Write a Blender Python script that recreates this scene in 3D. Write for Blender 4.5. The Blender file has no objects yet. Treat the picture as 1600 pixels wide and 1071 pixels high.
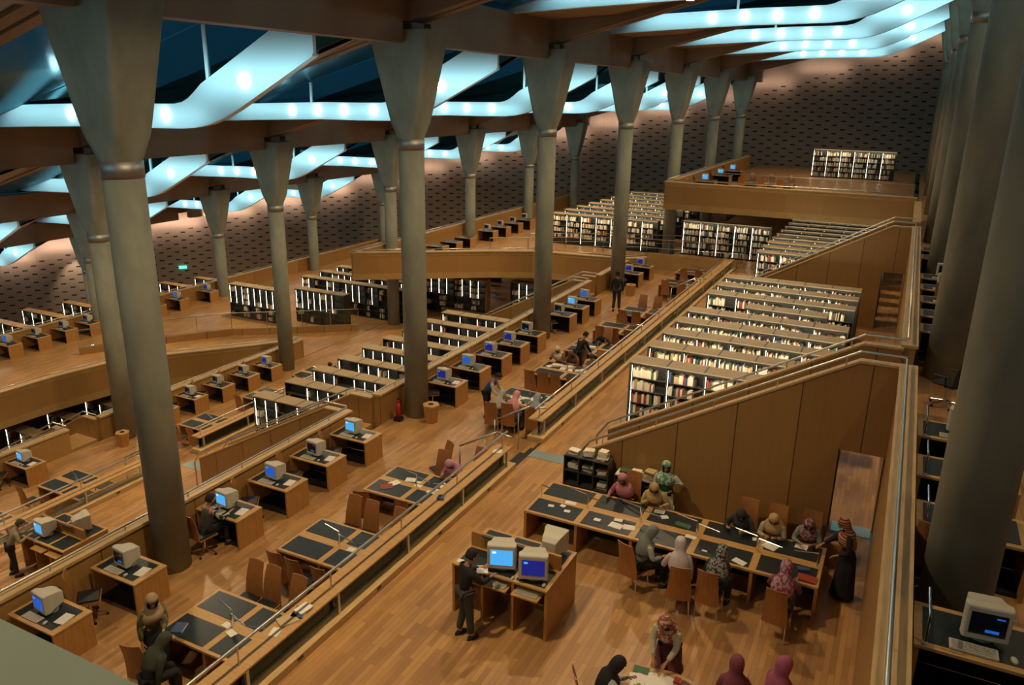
import bpy, bmesh, math, random
from mathutils import Vector, Matrix
random.seed(7)
S = bpy.context.scene
COL = S.collection
PI = math.pi

# ------------------------------------------------------------------ camera
EYE = Vector((0, 0, 9.3))
cam_d = bpy.data.cameras.new('camera'); cam = bpy.data.objects.new('camera', cam_d); COL.objects.link(cam)
cam_d.sensor_width = 36; cam_d.lens = 1229.0/1600*36; cam_d.clip_end = 400; cam_d.clip_start = 0.05
cam.matrix_world = (Matrix.Translation(EYE) @ Matrix.Rotation(0.459, 4, 'Z')
                    @ Matrix.Rotation(PI/2-0.307, 4, 'X') @ Matrix.Rotation(0.017, 4, 'Z'))
S.camera = cam
# ------------------------------------------------------------------ night sky, exposure
S.view_settings.view_transform = 'Standard'; S.view_settings.look = 'None'
S.view_settings.gamma = 1; S.view_settings.use_curve_mapping = False
S.view_settings.exposure = -0.1
W = bpy.data.worlds.new('night'); S.world = W; W.use_nodes = True
W.node_tree.nodes['Background'].inputs[0].default_value = (0.010, 0.045, 0.070, 1)
W.node_tree.nodes['Background'].inputs[1].default_value = 1.1
WARM = (1.0, 0.72, 0.40)
CYAN = (0.42, 0.88, 1.0)
DOWN_W = 430.0
BAND_W = 34.0

# ------------------------------------------------------------------ roof and terrace constants
ROWX = [1.25, -13.07, -27.4, -41.7, -56.0, -70.0]        # column rows, uphill to downhill
RING = [11.5, 7.72, 3.67, -0.4, -4.5, -8.6]              # collar height of each row
TOP = [14.45, 10.9, 6.95, 2.85, -1.2, -5.3]              # capital top of each row
ROWB = [3.5, -0.6, -4.5, -8.4, -12.0, -12.0]             # floor under each row
Y0, BAY = 10.05, 9.6
RAD = 76.0
def rooftop(x): return 14.0 + 0.283*x

# ------------------------------------------------------------------ materials
def nodes(name):
    m = bpy.data.materials.new(name); m.use_nodes = True
    nt = m.node_tree; b = nt.nodes['Principled BSDF']
    return m, nt, b
def lk(nt, a, ao, b, bi): nt.links.new(a.outputs[ao], b.inputs[bi])
def plain(name, col, rough=.5, metal=0, noise=0.0, nscale=3.0, stretch=(1, 1, 1), spec=None, bump=0.0):
    m, nt, b = nodes(name)
    b.inputs['Base Color'].default_value = (*col, 1)
    b.inputs['Roughness'].default_value = rough; b.inputs['Metallic'].default_value = metal
    if spec is not None: b.inputs['Specular IOR Level'].default_value = spec
    if noise:
        tc = nt.nodes.new('ShaderNodeTexCoord'); mp = nt.nodes.new('ShaderNodeMapping')
        mp.inputs['Scale'].default_value = stretch
        n = nt.nodes.new('ShaderNodeTexNoise'); n.inputs['Scale'].default_value = nscale; n.inputs['Detail'].default_value = 5
        r = nt.nodes.new('ShaderNodeValToRGB')
        r.color_ramp.elements[0].position = .3; r.color_ramp.elements[1].position = .7
        r.color_ramp.elements[0].color = (*[max(0, c*(1-noise)) for c in col], 1)
        r.color_ramp.elements[1].color = (*[min(1, c*(1+noise)) for c in col], 1)
        lk(nt, tc, 'Object', mp, 'Vector'); lk(nt, mp, 'Vector', n, 'Vector'); lk(nt, n, 'Fac', r, 'Fac'); lk(nt, r, 'Color', b, 'Base Color')
        if bump:
            bp = nt.nodes.new('ShaderNodeBump'); bp.inputs['Strength'].default_value = bump
            lk(nt, n, 'Fac', bp, 'Height'); lk(nt, bp, 'Normal', b, 'Normal')
    return m
def emit(name, col, strength):
    m, nt, b = nodes(name)
    b.inputs['Base Color'].default_value = (.01, .01, .01, 1)
    b.inputs['Emission Color'].default_value = (*col, 1); b.inputs['Emission Strength'].default_value = strength
    return m
def floor_mat():
    m, nt, b = nodes('strip_oak_floor')
    tc = nt.nodes.new('ShaderNodeTexCoord'); mp = nt.nodes.new('ShaderNodeMapping')
    mp.inputs['Rotation'].default_value = (0, 0, PI/2)
    br = nt.nodes.new('ShaderNodeTexBrick')
    br.inputs['Color1'].default_value = (.60, .315, .088, 1); br.inputs['Color2'].default_value = (.38, .172, .040, 1)
    br.inputs['Mortar'].default_value = (.28, .12, .03, 1)
    br.inputs['Scale'].default_value = 1; br.inputs['Brick Width'].default_value = .85; br.inputs['Row Height'].default_value = .10
    br.inputs['Mortar Size'].default_value = .003; br.inputs['Bias'].default_value = -.1
    n = nt.nodes.new('ShaderNodeTexNoise'); n.inputs['Scale'].default_value = .8; n.inputs['Detail'].default_value = 4
    mx = nt.nodes.new('ShaderNodeMixRGB'); mx.blend_type = 'MULTIPLY'; mx.inputs[0].default_value = .5
    lk(nt, tc, 'Object', mp, 'Vector'); lk(nt, mp, 'Vector', br, 'Vector'); lk(nt, tc, 'Object', n, 'Vector')
    lk(nt, br, 'Color', mx, 1); lk(nt, n, 'Fac', mx, 2); 
    g = nt.nodes.new('ShaderNodeBrightContrast'); g.inputs['Bright'].default_value = .04; lk(nt, mx, 'Color', g, 'Color'); lk(nt, g, 'Color', b, 'Base Color')
    b.inputs['Roughness'].default_value = .36; b.inputs['Specular IOR Level'].default_value = .35
    return m
def math_node(nt, op, a, b=None, av=None, bv=None):
    n = nt.nodes.new('ShaderNodeMath'); n.operation = op
    if a is not None: nt.links.new(a, n.inputs[0])
    elif av is not None: n.inputs[0].default_value = av
    if b is not None: nt.links.new(b, n.inputs[1])
    elif bv is not None: n.inputs[1].default_value = bv
    return n.outputs[0]
def panel_mat(name, c1, c2, axis, pitch, off=0.0, seam=True):
    """veneered panelling with thin vertical joints every pitch metres and a tone of its own per panel"""
    m, nt, b = nodes(name)
    tc = nt.nodes.new('ShaderNodeTexCoord'); sp = nt.nodes.new('ShaderNodeSeparateXYZ'); lk(nt, tc, 'Object', sp, 0)
    u = math_node(nt, 'DIVIDE', math_node(nt, 'ADD', sp.outputs[axis], bv=off+200), bv=pitch)
    fr = math_node(nt, 'FRACT', u); fl = math_node(nt, 'FLOOR', u)
    wn = nt.nodes.new('ShaderNodeTexWhiteNoise'); wn.noise_dimensions = '1D'; nt.links.new(fl, wn.inputs['W'])
    mp = nt.nodes.new('ShaderNodeMapping'); mp.inputs['Scale'].default_value = (9, 9, .5)
    n = nt.nodes.new('ShaderNodeTexNoise'); n.inputs['Scale'].default_value = 1.2; n.inputs['Detail'].default_value = 6
    lk(nt, tc, 'Object', mp, 'Vector'); lk(nt, mp, 'Vector', n, 'Vector')
    fac = math_node(nt, 'ADD', math_node(nt, 'MULTIPLY', wn.outputs[0], bv=.45), math_node(nt, 'MULTIPLY', n.outputs[0], bv=.6))
    mx = nt.nodes.new('ShaderNodeMixRGB'); nt.links.new(fac, mx.inputs[0])
    mx.inputs[1].default_value = (*c1, 1); mx.inputs[2].default_value = (*c2, 1)
    ln = math_node(nt, 'LESS_THAN', fr, bv=.012/pitch*2 if seam else -1.0)
    m2 = nt.nodes.new('ShaderNodeMixRGB'); nt.links.new(ln, m2.inputs[0]); lk(nt, mx, 0, m2, 1); m2.inputs[2].default_value = (c1[0]*.3, c1[1]*.3, c1[2]*.3, 1)
    lk(nt, m2, 0, b, 'Base Color'); b.inputs['Roughness'].default_value = .42
    return m
def perforated_mat():
    m, nt, b = nodes('perforated_acoustic_panel')
    uv = nt.nodes.new('ShaderNodeUVMap'); uv.uv_map = 'arc'
    sp = nt.nodes.new('ShaderNodeSeparateXYZ'); lk(nt, uv, 'UV', sp, 0)
    u = math_node(nt, 'DIVIDE', sp.outputs[0], bv=.66); cu = math_node(nt, 'FLOOR', u); fu = math_node(nt, 'FRACT', u)
    odd = math_node(nt, 'MODULO', cu, bv=2.0)
    v = math_node(nt, 'ADD', math_node(nt, 'DIVIDE', sp.outputs[1], bv=.70), math_node(nt, 'MULTIPLY', odd, bv=.5)); fv = math_node(nt, 'FRACT', v)
    a = math_node(nt, 'LESS_THAN', math_node(nt, 'ABSOLUTE', math_node(nt, 'SUBTRACT', fu, bv=.5)), bv=.29)
    c = math_node(nt, 'LESS_THAN', math_node(nt, 'ABSOLUTE', math_node(nt, 'SUBTRACT', fv, bv=.5)), bv=.085)
    hole = math_node(nt, 'MULTIPLY', a, c)
    # only below the plain cornice strip: v coordinate is measured down from the wall top
    uv2 = nt.nodes.new('ShaderNodeUVMap'); uv2.uv_map = 'depth'; sp2 = nt.nodes.new('ShaderNodeSeparateXYZ'); lk(nt, uv2, 'UV', sp2, 0)
    low = math_node(nt, 'GREATER_THAN', sp2.outputs[1], bv=.5); hole = math_node(nt, 'MULTIPLY', hole, low)
    s1 = math_node(nt, 'LESS_THAN', math_node(nt, 'FRACT', math_node(nt, 'DIVIDE', sp.outputs[0], bv=2.64)), bv=.012)
    s2 = math_node(nt, 'LESS_THAN', math_node(nt, 'FRACT', math_node(nt, 'DIVIDE', sp.outputs[1], bv=4.2)), bv=.008)
    seam = math_node(nt, 'MULTIPLY', math_node(nt, 'MAXIMUM', s1, s2), bv=.45)
    wn = nt.nodes.new('ShaderNodeTexNoise'); wn.inputs['Scale'].default_value = .35; lk(nt, uv, 'UV', wn, 'Vector')
    base = nt.nodes.new('ShaderNodeMixRGB'); nt.links.new(wn.outputs[0], base.inputs[0]); base.inputs[1].default_value = (.19, .145, .105, 1); base.inputs[2].default_value = (.26, .20, .148, 1)
    x1 = nt.nodes.new('ShaderNodeMixRGB'); nt.links.new(seam, x1.inputs[0]); lk(nt, base, 0, x1, 1); x1.inputs[2].default_value = (.12, .08, .05, 1)
    x2 = nt.nodes.new('ShaderNodeMixRGB'); nt.links.new(hole, x2.inputs[0]); lk(nt, x1, 0, x2, 1); x2.inputs[2].default_value = (.01, .008, .006, 1)
    lk(nt, x2, 0, b, 'Base Color'); b.inputs['Roughness'].default_value = .8
    return m
def glass_mat(name, tint, rough=.03, ior=1.45):
    m, nt, b = nodes(name); nt.nodes.remove(b); out = nt.nodes['Material Output']
    t = nt.nodes.new('ShaderNodeBsdfTransparent'); t.inputs[0].default_value = (*tint, 1)
    g = nt.nodes.new('ShaderNodeBsdfGlossy'); g.inputs['Roughness'].default_value = rough; g.inputs[0].default_value = (.8, .9, .9, 1)
    fr = nt.nodes.new('ShaderNodeFresnel'); fr.inputs[0].default_value = ior
    mx = nt.nodes.new('ShaderNodeMixShader'); lk(nt, fr, 0, mx, 0); nt.links.new(t.outputs[0], mx.inputs[1]); nt.links.new(g.outputs[0], mx.inputs[2])
    nt.links.new(mx.outputs[0], out.inputs['Surface'])
    return m
def book_mat(name, col): return plain(name, col, .6)
M = {}
M['floor'] = floor_mat()
M['wall_y'] = panel_mat('wood_panelling_along', (.30, .155, .045), (.42, .24, .08), 1, 2.4)
M['wall_x'] = panel_mat('wood_panelling_across', (.30, .155, .045), (.42, .24, .08), 0, 1.25, .1)
M['fascia'] = panel_mat('veneer_balcony_front', (.33, .17, .05), (.42, .235, .075), 0, 1.9, .1, False)
M['cap'] = plain('pale_oak_capping', (.56, .38, .17), .4, noise=.15, nscale=2, stretch=(12, 1, 12))
M['desk'] = plain('orange_beech', (.42, .205, .055), .4, noise=.14, nscale=3, stretch=(6, 6, 1))
M['desktop'] = plain('beech_edge', (.52, .31, .115), .4, noise=.12, nscale=3, stretch=(1, 8, 8))
M['blotter'] = plain('dark_leather_inlay', (.018, .028, .032), .38, noise=.15, nscale=40)
M['dark'] = plain('black_board_and_shade', (.012, .010, .009), .7)
M['chairwood'] = plain('bent_beech_ply', (.36, .15, .045), .35, noise=.12, nscale=3, stretch=(8, 8, 1))
M['black'] = plain('black_upholstery', (.012, .014, .016), .5)
M['collar'] = plain('dull_steel_collar', (.40, .40, .37), .55, 1)
M['chrome'] = plain('chromed_steel', (.75, .75, .74), .2, 1)
M['steel'] = plain('brushed_steel', (.62, .62, .58), .38, 1)
M['beige'] = plain('beige_plastic', (.52, .50, .41), .5)
M['grey'] = plain('grey_plastic', (.42, .42, .36), .5)
M['concrete'] = plain('fair_faced_concrete', (.245, .25, .19), .75, noise=.24, nscale=1.6, stretch=(1, 1, .5), bump=.03)
M['beam'] = plain('warm_concrete_beam', (.27, .19, .12), .8, noise=.14, nscale=.7)
M['soffit'] = plain('smooth_concrete_soffit', (.33, .235, .15), .8, noise=.06, nscale=.3)
M['white'] = plain('white_enamelled_metal', (.80, .86, .86), .35)
M['perf'] = perforated_mat()
M['glass'] = glass_mat('clear_glass', (.96, .97, .96))
M['skyglass'] = glass_mat('tinted_skylight_glass', (.50, .66, .72), .05, 1.25)
M['roofglass'] = glass_mat('tinted_roof_glass', (.55, .72, .78), .2, 1.03)
M['lamp'] = emit('lit_lamp_white', (.85, 1, 1), 28)
M['warmlamp'] = emit('lit_lamp_warm', (1, .86, .62), 30)
M['tube'] = emit('fluorescent_tube', (1, .90, .66), 8)
M['thintube'] = emit('thin_shelf_light', (1, .90, .68), 9)
M['scr_cyan'] = emit('screen_light_blue', (.07, .45, .95), 1.0)
M['scr_blue'] = emit('screen_deep_blue', (.004, .012, .20), 1.0)
M['scr_mid'] = emit('screen_mid_blue', (.01, .10, .50), 1.0)
M['scr_dark'] = plain('screen_off', (.01, .015, .025), .15)
M['icon'] = emit('screen_icons', (.7, .9, 1), 1.2)
M['paper'] = plain('paper', (.80, .77, .72), .7)
M['shelfdark'] = plain('dark_shelf_metal', (.055, .055, .05), .45)
M['shelftop'] = plain('oak_shelf_top', (.36, .265, .145), .5, noise=.1, nscale=2)
M['red'] = plain('red_paint', (.42, .02, .02), .4)
M['ledge'] = plain('painted_ledge', (.60, .64, .44), .6, noise=.06, nscale=2)
M['dstrip'] = plain('dark_rubber_strip', (.03, .03, .028), .6)
M['stripsteel'] = plain('glazed_floor_strip', (.42, .55, .55), .3, .6)
M['green'] = emit('exit_sign_green', (.1, .9, .6), 2.5)
BK = [book_mat('book_cream', (.78, .68, .48)), book_mat('book_tan', (.55, .40, .21)), book_mat('book_brown', (.16, .08, .04)),
      book_mat('book_red', (.35, .05, .03)), book_mat('book_green', (.06, .14, .07)), book_mat('book_blue', (.05, .09, .19)), book_mat('book_black', (.02, .02, .02)),
      book_mat('book_white', (.85, .80, .68))]
BKN = ['cream', 'tan', 'brown', 'red', 'green', 'blue', 'black', 'white']

# ------------------------------------------------------------------ mesh helpers
class MB:
    def __init__(s): s.v = []; s.f = []; s.m = []; s.uv = None
    def add(s, vs, fs, m=0):
        o = len(s.v); s.v += [tuple(v) for v in vs]
        for f in fs: s.f.append(tuple(i+o for i in f)); s.m.append(m)
        return s
    def box(s, x0, x1, y0, y1, z0, z1, m=0):
        return s.add([(x0,y0,z0),(x1,y0,z0),(x1,y1,z0),(x0,y1,z0),(x0,y0,z1),(x1,y0,z1),(x1,y1,z1),(x0,y1,z1)],
                     [(0,3,2,1),(4,5,6,7),(0,1,5,4),(1,2,6,5),(2,3,7,6),(3,0,4,7)], m)
    def mbox(s, mat, sx, sy, sz, m=0):
        """box of size sx,sy,sz centred at the origin, moved by a matrix"""
        vs = [mat @ Vector((x*sx/2, y*sy/2, z*sz/2)) for z in (-1, 1) for (x, y) in ((-1,-1),(1,-1),(1,1),(-1,1))]
        return s.add(vs, [(0,3,2,1),(4,5,6,7),(0,1,5,4),(1,2,6,5),(2,3,7,6),(3,0,4,7)], m)
    def loft(s, rings, m=0, cap=True):
        n = len(rings[0]); vs = [p for r in rings for p in r]; fs = []
        for k in range(len(rings)-1):
            for i in range(n):
                j = (i+1) % n; fs.append((k*n+i, k*n+j, (k+1)*n+j, (k+1)*n+i))
        if cap: fs.append(tuple(range(n-1, -1, -1))); fs.append(tuple((len(rings)-1)*n+i for i in range(n)))
        return s.add(vs, fs, m)
    def cyl(s, p, q, r, m=0, n=8, r2=None):
        p = Vector(p); q = Vector(q); d = (q-p)
        a = d.orthogonal().normalized() if abs(d.normalized().z) < .99 else Vector((1, 0, 0)); b = d.normalized().cross(a); a = b.cross(d.normalized())
        r2 = r if r2 is None else r2
        return s.loft([[c+a*(math.cos(2*PI*i/n)*rr)+b*(math.sin(2*PI*i/n)*rr) for i in range(n)] for c, rr in ((p, r), (q, r2))], m)
    def tube(s, pts, r, m=0, n=6):
        for a, b in zip(pts, pts[1:]): s.cyl(a, b, r, m, n)
        return s
    def prism(s, poly, axis, a0, a1, m=0):
        """poly in the two other axes, extruded along axis (0 x, 1 y, 2 z)"""
        def P3(p, a):
            q = list(p); q.insert(axis, a); return tuple(q)
        n = len(poly)
        return s.add([P3(p, a0) for p in poly]+[P3(p, a1) for p in poly],
                     [tuple(range(n)), tuple(range(2*n-1, n-1, -1))]+[(i, i+n, (i+1) % n+n, (i+1) % n) for i in range(n)], m)
    def build(s, name, mats, parent=None, smooth=False, bevel=0):
        me = bpy.data.meshes.new(name); me.from_pydata(s.v, [], s.f)
        if not isinstance(mats, (list, tuple)): mats = [mats]
        for m in mats: me.materials.append(m)
        me.polygons.foreach_set('material_index', s.m)
        bm = bmesh.new(); bm.from_mesh(me); bmesh.ops.recalc_face_normals(bm, faces=bm.faces); bm.to_mesh(me); bm.free()
        if smooth: me.polygons.foreach_set('use_smooth', [True]*len(me.polygons))
        o = bpy.data.objects.new(name, me); COL.objects.link(o)
        if parent: o.parent = parent
        if bevel:
            b = o.modifiers.new('bevel', 'BEVEL'); b.width = bevel; b.segments = 2; b.limit_method = 'ANGLE'
        return o
def thing(name, label, cat, loc=(0, 0, 0), rz=0, group=None):
    o = bpy.data.objects.new(name, None); COL.objects.link(o); o.location = loc; o.rotation_euler = (0, 0, rz)
    o.empty_display_size = .2; o['label'] = label; o['category'] = cat
    if group: o['group'] = group
    return o
def tag(o, label, cat, group=None, kind=None):
    o['label'] = label; o['category'] = cat
    if group: o['group'] = group
    if kind: o['kind'] = kind
    return o
def struct(o, label=None):
    o['kind'] = 'structure'
    if label: o['label'] = label
    return o
KIDS = {}
def copy_tree(o, parent=None):
    c = o.copy(); COL.objects.link(c)
    if parent: c.parent = parent
    for ch in [x for x in o.children]: copy_tree(ch, c)
    return c
def put(proto, loc, rz, label, group=None, used={}):
    """first call places the prototype itself, later calls place copies"""
    if proto.name in used: o = copy_tree(proto)
    else: used[proto.name] = 1; o = proto
    o.location = loc; o.rotation_euler = (0, 0, rz); o['label'] = label
    if group: o['group'] = group
    return o
ORD = ['first', 'second', 'third', 'fourth', 'fifth', 'sixth', 'seventh', 'eighth', 'ninth', 'tenth', 'eleventh', 'twelfth', 'thirteenth', 'fourteenth', 'fifteenth', 'sixteenth', 'seventeenth', 'eighteenth', 'nineteenth', 'twentieth', 'twenty first', 'twenty second', 'twenty third', 'twenty fourth', 'twenty fifth', 'twenty sixth', 'twenty seventh', 'twenty eighth', 'twenty ninth', 'thirtieth']
def light(name, kind, loc, power, col, size=.3, rot=(0, 0, 0), size_y=None, spot=None):
    l = bpy.data.lights.new(name, kind); l.energy = power; l.color = col
    if kind == 'AREA':
        l.shape = 'RECTANGLE' if size_y else 'DISK'; l.size = size
        if size_y: l.size_y = size_y
        if spot: l.spread = spot
    elif kind == 'SPOT': l.shadow_soft_size = size; l.spot_size = spot or 2.4; l.spot_blend = .6
    else: l.shadow_soft_size = size
    o = bpy.data.objects.new(name, l); COL.objects.link(o); o.location = loc; o.rotation_euler = rot
    return o

# ------------------------------------------------------------------ floors
def arc_y(x): return math.sqrt(max(RAD**2-.5-x*x, 1))
def floor_strip(x0, x1, y0, z, y1=None, th=.25):
    n = 6; far = [(x1+(x0-x1)*i/n) for i in range(n+1)]
    poly = [(x0, y0), (x1, y0)]+[(x, y1 if y1 is not None else arc_y(x)) for x in far]
    return struct(MB().prism(poly, 2, z-th, z).build('floor', M['floor']))
floor_strip(-8.1, .38, -6, 0.0)                       # stack hall floor
floor_strip(-13.6, -8.1, -6, -0.6, 45.9)              # middle desk terrace
floor_strip(.62, 34, -6, 3.5)                         # upper terrace on the right
floor_strip(-22.4, -13.85, -6, -3.9)
floor_strip(-27.95, -22.4, -6, -4.5)
floor_strip(-36.8, -28.2, -6, -7.8)
floor_strip(-42.3, -36.8, -6, -8.4)
floor_strip(-57.5, -42.3, -6, -8.4)
floor_strip(-70, -57.5, 5, -10.0)
struct(MB().box(-8.12, -8.05, -6, 16.6, -.6, -.02).box(-8.12, -8.05, 18.4, 45.9, -.6, -.02).build('trim_1', M['dark']))
struct(MB().box(-22.42, -22.36, -6, 17.2, -4.5, -3.92).box(-22.42, -22.36, 19, 31, -4.5, -3.92).build('trim_2', M['dark']))
def flight(name, x, ya, yb, ztop, zbot, n=3, run=.32):
    m = MB(); h = (ztop-zbot)/n
    for i in range(1, n): m.box(x-run*i, x-run*(i-1), ya, yb, zbot, ztop-h*i)
    return struct(m.build(name, M['dstrip']))
flight('trim_3', -8.12, 16.65, 18.35, 0, -.6); flight('trim_4', -22.42, 17.25, 18.95, -3.9, -4.5)
tag(MB().box(-8.1, -6.3, 17.45, 17.9, 0.001, .012).build('floor_strip', M['stripsteel']), 'pale grey metal strip set in the floor at the foot of the near staircase', 'floor strip')
tag(MB().box(-.45, .37, 17.3, 17.75, 0.001, .012).build('floor_strip', M['stripsteel']), 'blue grey metal strip across the wood floor in the doorway under the near staircase', 'floor strip')
tag(MB().box(-22.3, -20.7, 18.0, 18.5, -3.899, -3.888).build('floor_strip', M['stripsteel']), 'pale metal floor strip below the left staircase wall', 'floor strip')

# ------------------------------------------------------------------ parapets with rails
def handrail(label, pts, zwall=.12, every=1.7, r=.026):
    """steel tube on short brackets; pts are points on the capping"""
    t = thing('handrail', label, 'handrail', pts[0])
    o = Vector(pts[0]); P = [Vector(p)-o for p in pts]
    up = Vector((0, 0, zwall))
    MB().tube([p+up for p in P], r, 0, 8).build('rail', M['steel'], t, True)
    m = MB()
    for a, b in zip(P, P[1:]):
        L = (b-a).length; k = max(1, int(L/every))
        for i in range(k+1):
            c = a+(b-a)*((i+.5)/(k+1)); m.cyl(c, c+up, .015, 0, 6)
    m.build('bracket', M['steel'], t)
    return t
def parapet_y(x0, x1, ya, yb, zbot, ztop, wname):
    w = struct(MB().box(x0, x1, ya, yb, zbot, ztop-.06).build(wname, M['wall_y']))
    struct(MB().box(x0-.04, x1+.04, ya-.02, yb+.02, ztop-.06, ztop).build('trim_5', M['cap']))
    return w
parapet_y(.38, .62, -6, 16.2, 0, 4.45, 'wall_right'); parapet_y(.38, .62, 17.6, 35.65, 0, 4.45, 'wall_right'); parapet_y(.38, .62, 37.0, 45, 0, 4.45, 'wall_right')
parapet_y(-13.85, -13.6, -6, 17.0, -3.9, .4, 'wall_middle'); parapet_y(-13.85, -13.6, 18.4, 36.4, -3.9, .4, 'wall_middle'); parapet_y(-13.85, -13.6, 37.8, 42.2, -3.9, .4, 'wall_middle')
parapet_y(-28.2, -27.95, -6, 17.6, -7.8, -3.5, 'wall_left'); parapet_y(-28.2, -27.95, 19.0, 31.0, -7.8, -3.5, 'wall_left')
handrail('long steel handrail along the right hand parapet before the near staircase', [(.46, -2, 4.45), (.46, 16.1, 4.45)])
handrail('steel handrail along the right hand parapet between the two staircases', [(.46, 17.7, 4.45), (.46, 35.5, 4.45)])
handrail('steel handrail on the parapet behind the near computer desks', [(-13.66, 2, .4), (-13.66, 16.9, .4)])
handrail('steel handrail on the parapet behind the desks past the waste bin column', [(-13.66, 18.5, .4), (-13.66, 36.3, .4)])
handrail('steel handrail on the far left parapet nearest the camera', [(-28.05, 6, -3.5), (-28.05, 17.5, -3.5)])
handrail('steel handrail on the far left parapet behind the row of grey monitors', [(-28.05, 19.1, -3.5), (-28.05, 31, -3.5)])

# ------------------------------------------------------------------ staircases between solid wooden sides
def staircase(xo, zo, yf, zl, label, post=True, wall='wall_stair'):
    """xo: shift of the module, zo: lower floor, yf: front face, zl: landing height above the lower floor"""
    t = thing('staircase', label, 'staircase', (xo, yf, zo))
    s = (zl+.9-1.25)/5.55
    prof = [(-5.9, 0), (-5.9, 1.2), (-.35, zl+.85), (.38, zl+.85), (.38, 2.45), (-.5, 2.45), (-.5, 0)]
    MB().prism(prof, 1, 0, .12).build('side_panel', M['wall_x'], t)
    prof2 = [(-5.9, 0), (-5.9, 1.2), (-.35, zl+.85), (.38, zl+.85), (.38, 2.45), (-.5, 2.45), (-.5, 0)]
    MB().prism(prof2, 1, 1.30, 1.42).build('side_panel', M['wall_x'], t)
    for dy in (-.03, 1.27):
        c = MB(); pts = [(-5.9, 1.2), (-.35, zl+.85), (.40, zl+.85)]
        for (xa, za), (xb, zb) in zip(pts, pts[1:]):
            c.add([(xa, dy, za), (xb, dy, zb), (xb, dy+.2, zb), (xa, dy+.2, za), (xa, dy, za+.05), (xb, dy, zb+.05), (xb, dy+.2, zb+.05), (xa, dy+.2, za+.05)],
                  [(0,3,2,1),(4,5,6,7),(0,1,5,4),(1,2,6,5),(2,3,7,6),(3,0,4,7)])
        c.build('capping', M['cap'], t)
        r = MB(); up = .17
        q = [(-6.2, .0), (-6.2, 1.0), (-5.9, 1.25+up), (-.35, zl+.9+up), (.45, zl+.9+up)]
        r.tube([(x, dy+.08, z) for x, z in q], .026, 0, 8)
        for i in range(5):
            x = -5.6+i*1.25; z = 1.25+(x+5.9)*(zl+.85-1.2)/5.55; r.cyl((x, dy+.08, z-.02), (x, dy+.08, z+up), .014, 0, 6)
        r.build('handrail', M['steel'], t)
    n = 17; st = MB(); run = 5.0/n; h = zl/n
    for i in range(n): st.box(-5.6+run*i, -5.6+run*(i+1)+.02, .12, 1.30, max(0, h*(i+1)-.35), h*(i+1))
    st.box(-.6, .38, .12, 1.30, zl-.25, zl)
    st.build('steps', M['desktop'], t)
    return t
staircase(0, 0, 16.2, 3.5, 'near wooden staircase with tall solid side rising right above the reading tables')
staircase(0, 0, 35.65, 3.5, 'far wooden staircase rising right between the two blocks of lit bookshelves')
staircase(-14.25, -3.9, 17.0, 3.3, 'sunken wooden staircase left of the wide column with the waste bin')
staircase(-14.25, -3.9, 36.4, 3.3, 'sunken wooden staircase below the long curved wooden balcony')
staircase(-28.6, -7.8, 17.6, 3.3, 'small wooden staircase well at far left beside the waste bin')

# ------------------------------------------------------------------ glazed guards with reading shelf
def guard(x, z, ya, yb, label):
    t = thing('glass_guard', label, 'glass guard', (x, ya, z)); L = yb-ya
    MB().box(-.25, .25, 0, L, 0, .16).build('plinth', M['cap'], t, bevel=.01)
    MB().box(-.28, .16, .1, L-.1, .60, .635).build('shelf', M['desktop'], t)
    k = int(L/2.3); m = MB(); so = MB(); br = MB()
    for i in range(k+1):
        y = .3+i*(L-.6)/max(1, k)
        MB().box(.10, .15, y-.03, y+.03, .16, .60).build('post', M['steel'], t)
        br.cyl((-.02, y, .63), (-.02, y, 1.0), .016, 0, 6)
        if i < k: so.box(.18, .251, y+1.0, y+1.14, .06, .13)
    MB().box(.02, .035, .15, L-.15, .16, .60).build('pane', M['glass'], t)
    MB().cyl((-.02, 0, 1.0), (-.02, L, 1.0), .028, 0, 8).build('rail', M['steel'], t, True)
    br.build('bracket', M['steel'], t); so.build('socket_plate', M['shelfdark'], t)
    return t
guard(-8.30, 0, -2, 16.65, 'glass guard with wooden shelf beside the near reading tables')
guard(-8.30, 0, 18.35, 44.5, 'glass guard with wooden shelf running back past the people at the tables')
guard(-22.65, -3.9, 4, 17.2, 'glass guard with wooden shelf at far left behind the round topped monitors')
guard(-22.65, -3.9, 19.0, 31, 'glass guard with wooden shelf behind the left column beside the low bookshelves')
def stair_rail(x, y, z, dz, side, label):
    t = thing('stair_rail', label, 'stair rail', (x, y, z))
    MB().tube([(-1.35, 0, dz), (-1.35, 0, dz+.95), (-.25, 0, .98), (.25, side*.1, .98)], .026, 0, 8).tube([(-.6, 0, dz+.2), (-.6, 0, dz/2+1.0)], .018).build('rail', M['steel'], t, True)
stair_rail(-8.3, 16.5, 0, -.6, -1, 'bent steel rail at the near side of the three steps')
stair_rail(-8.3, 18.5, 0, -.6, 1, 'bent steel rail at the far side of the three steps')
stair_rail(-22.65, 17.0, -3.9, -.6, -1, 'bent steel rail on the steps behind the left column')
stair_rail(-8.3, 37.0, 0, -.6, 1, 'bent steel rail in front of the farthest reading tables')

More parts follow.
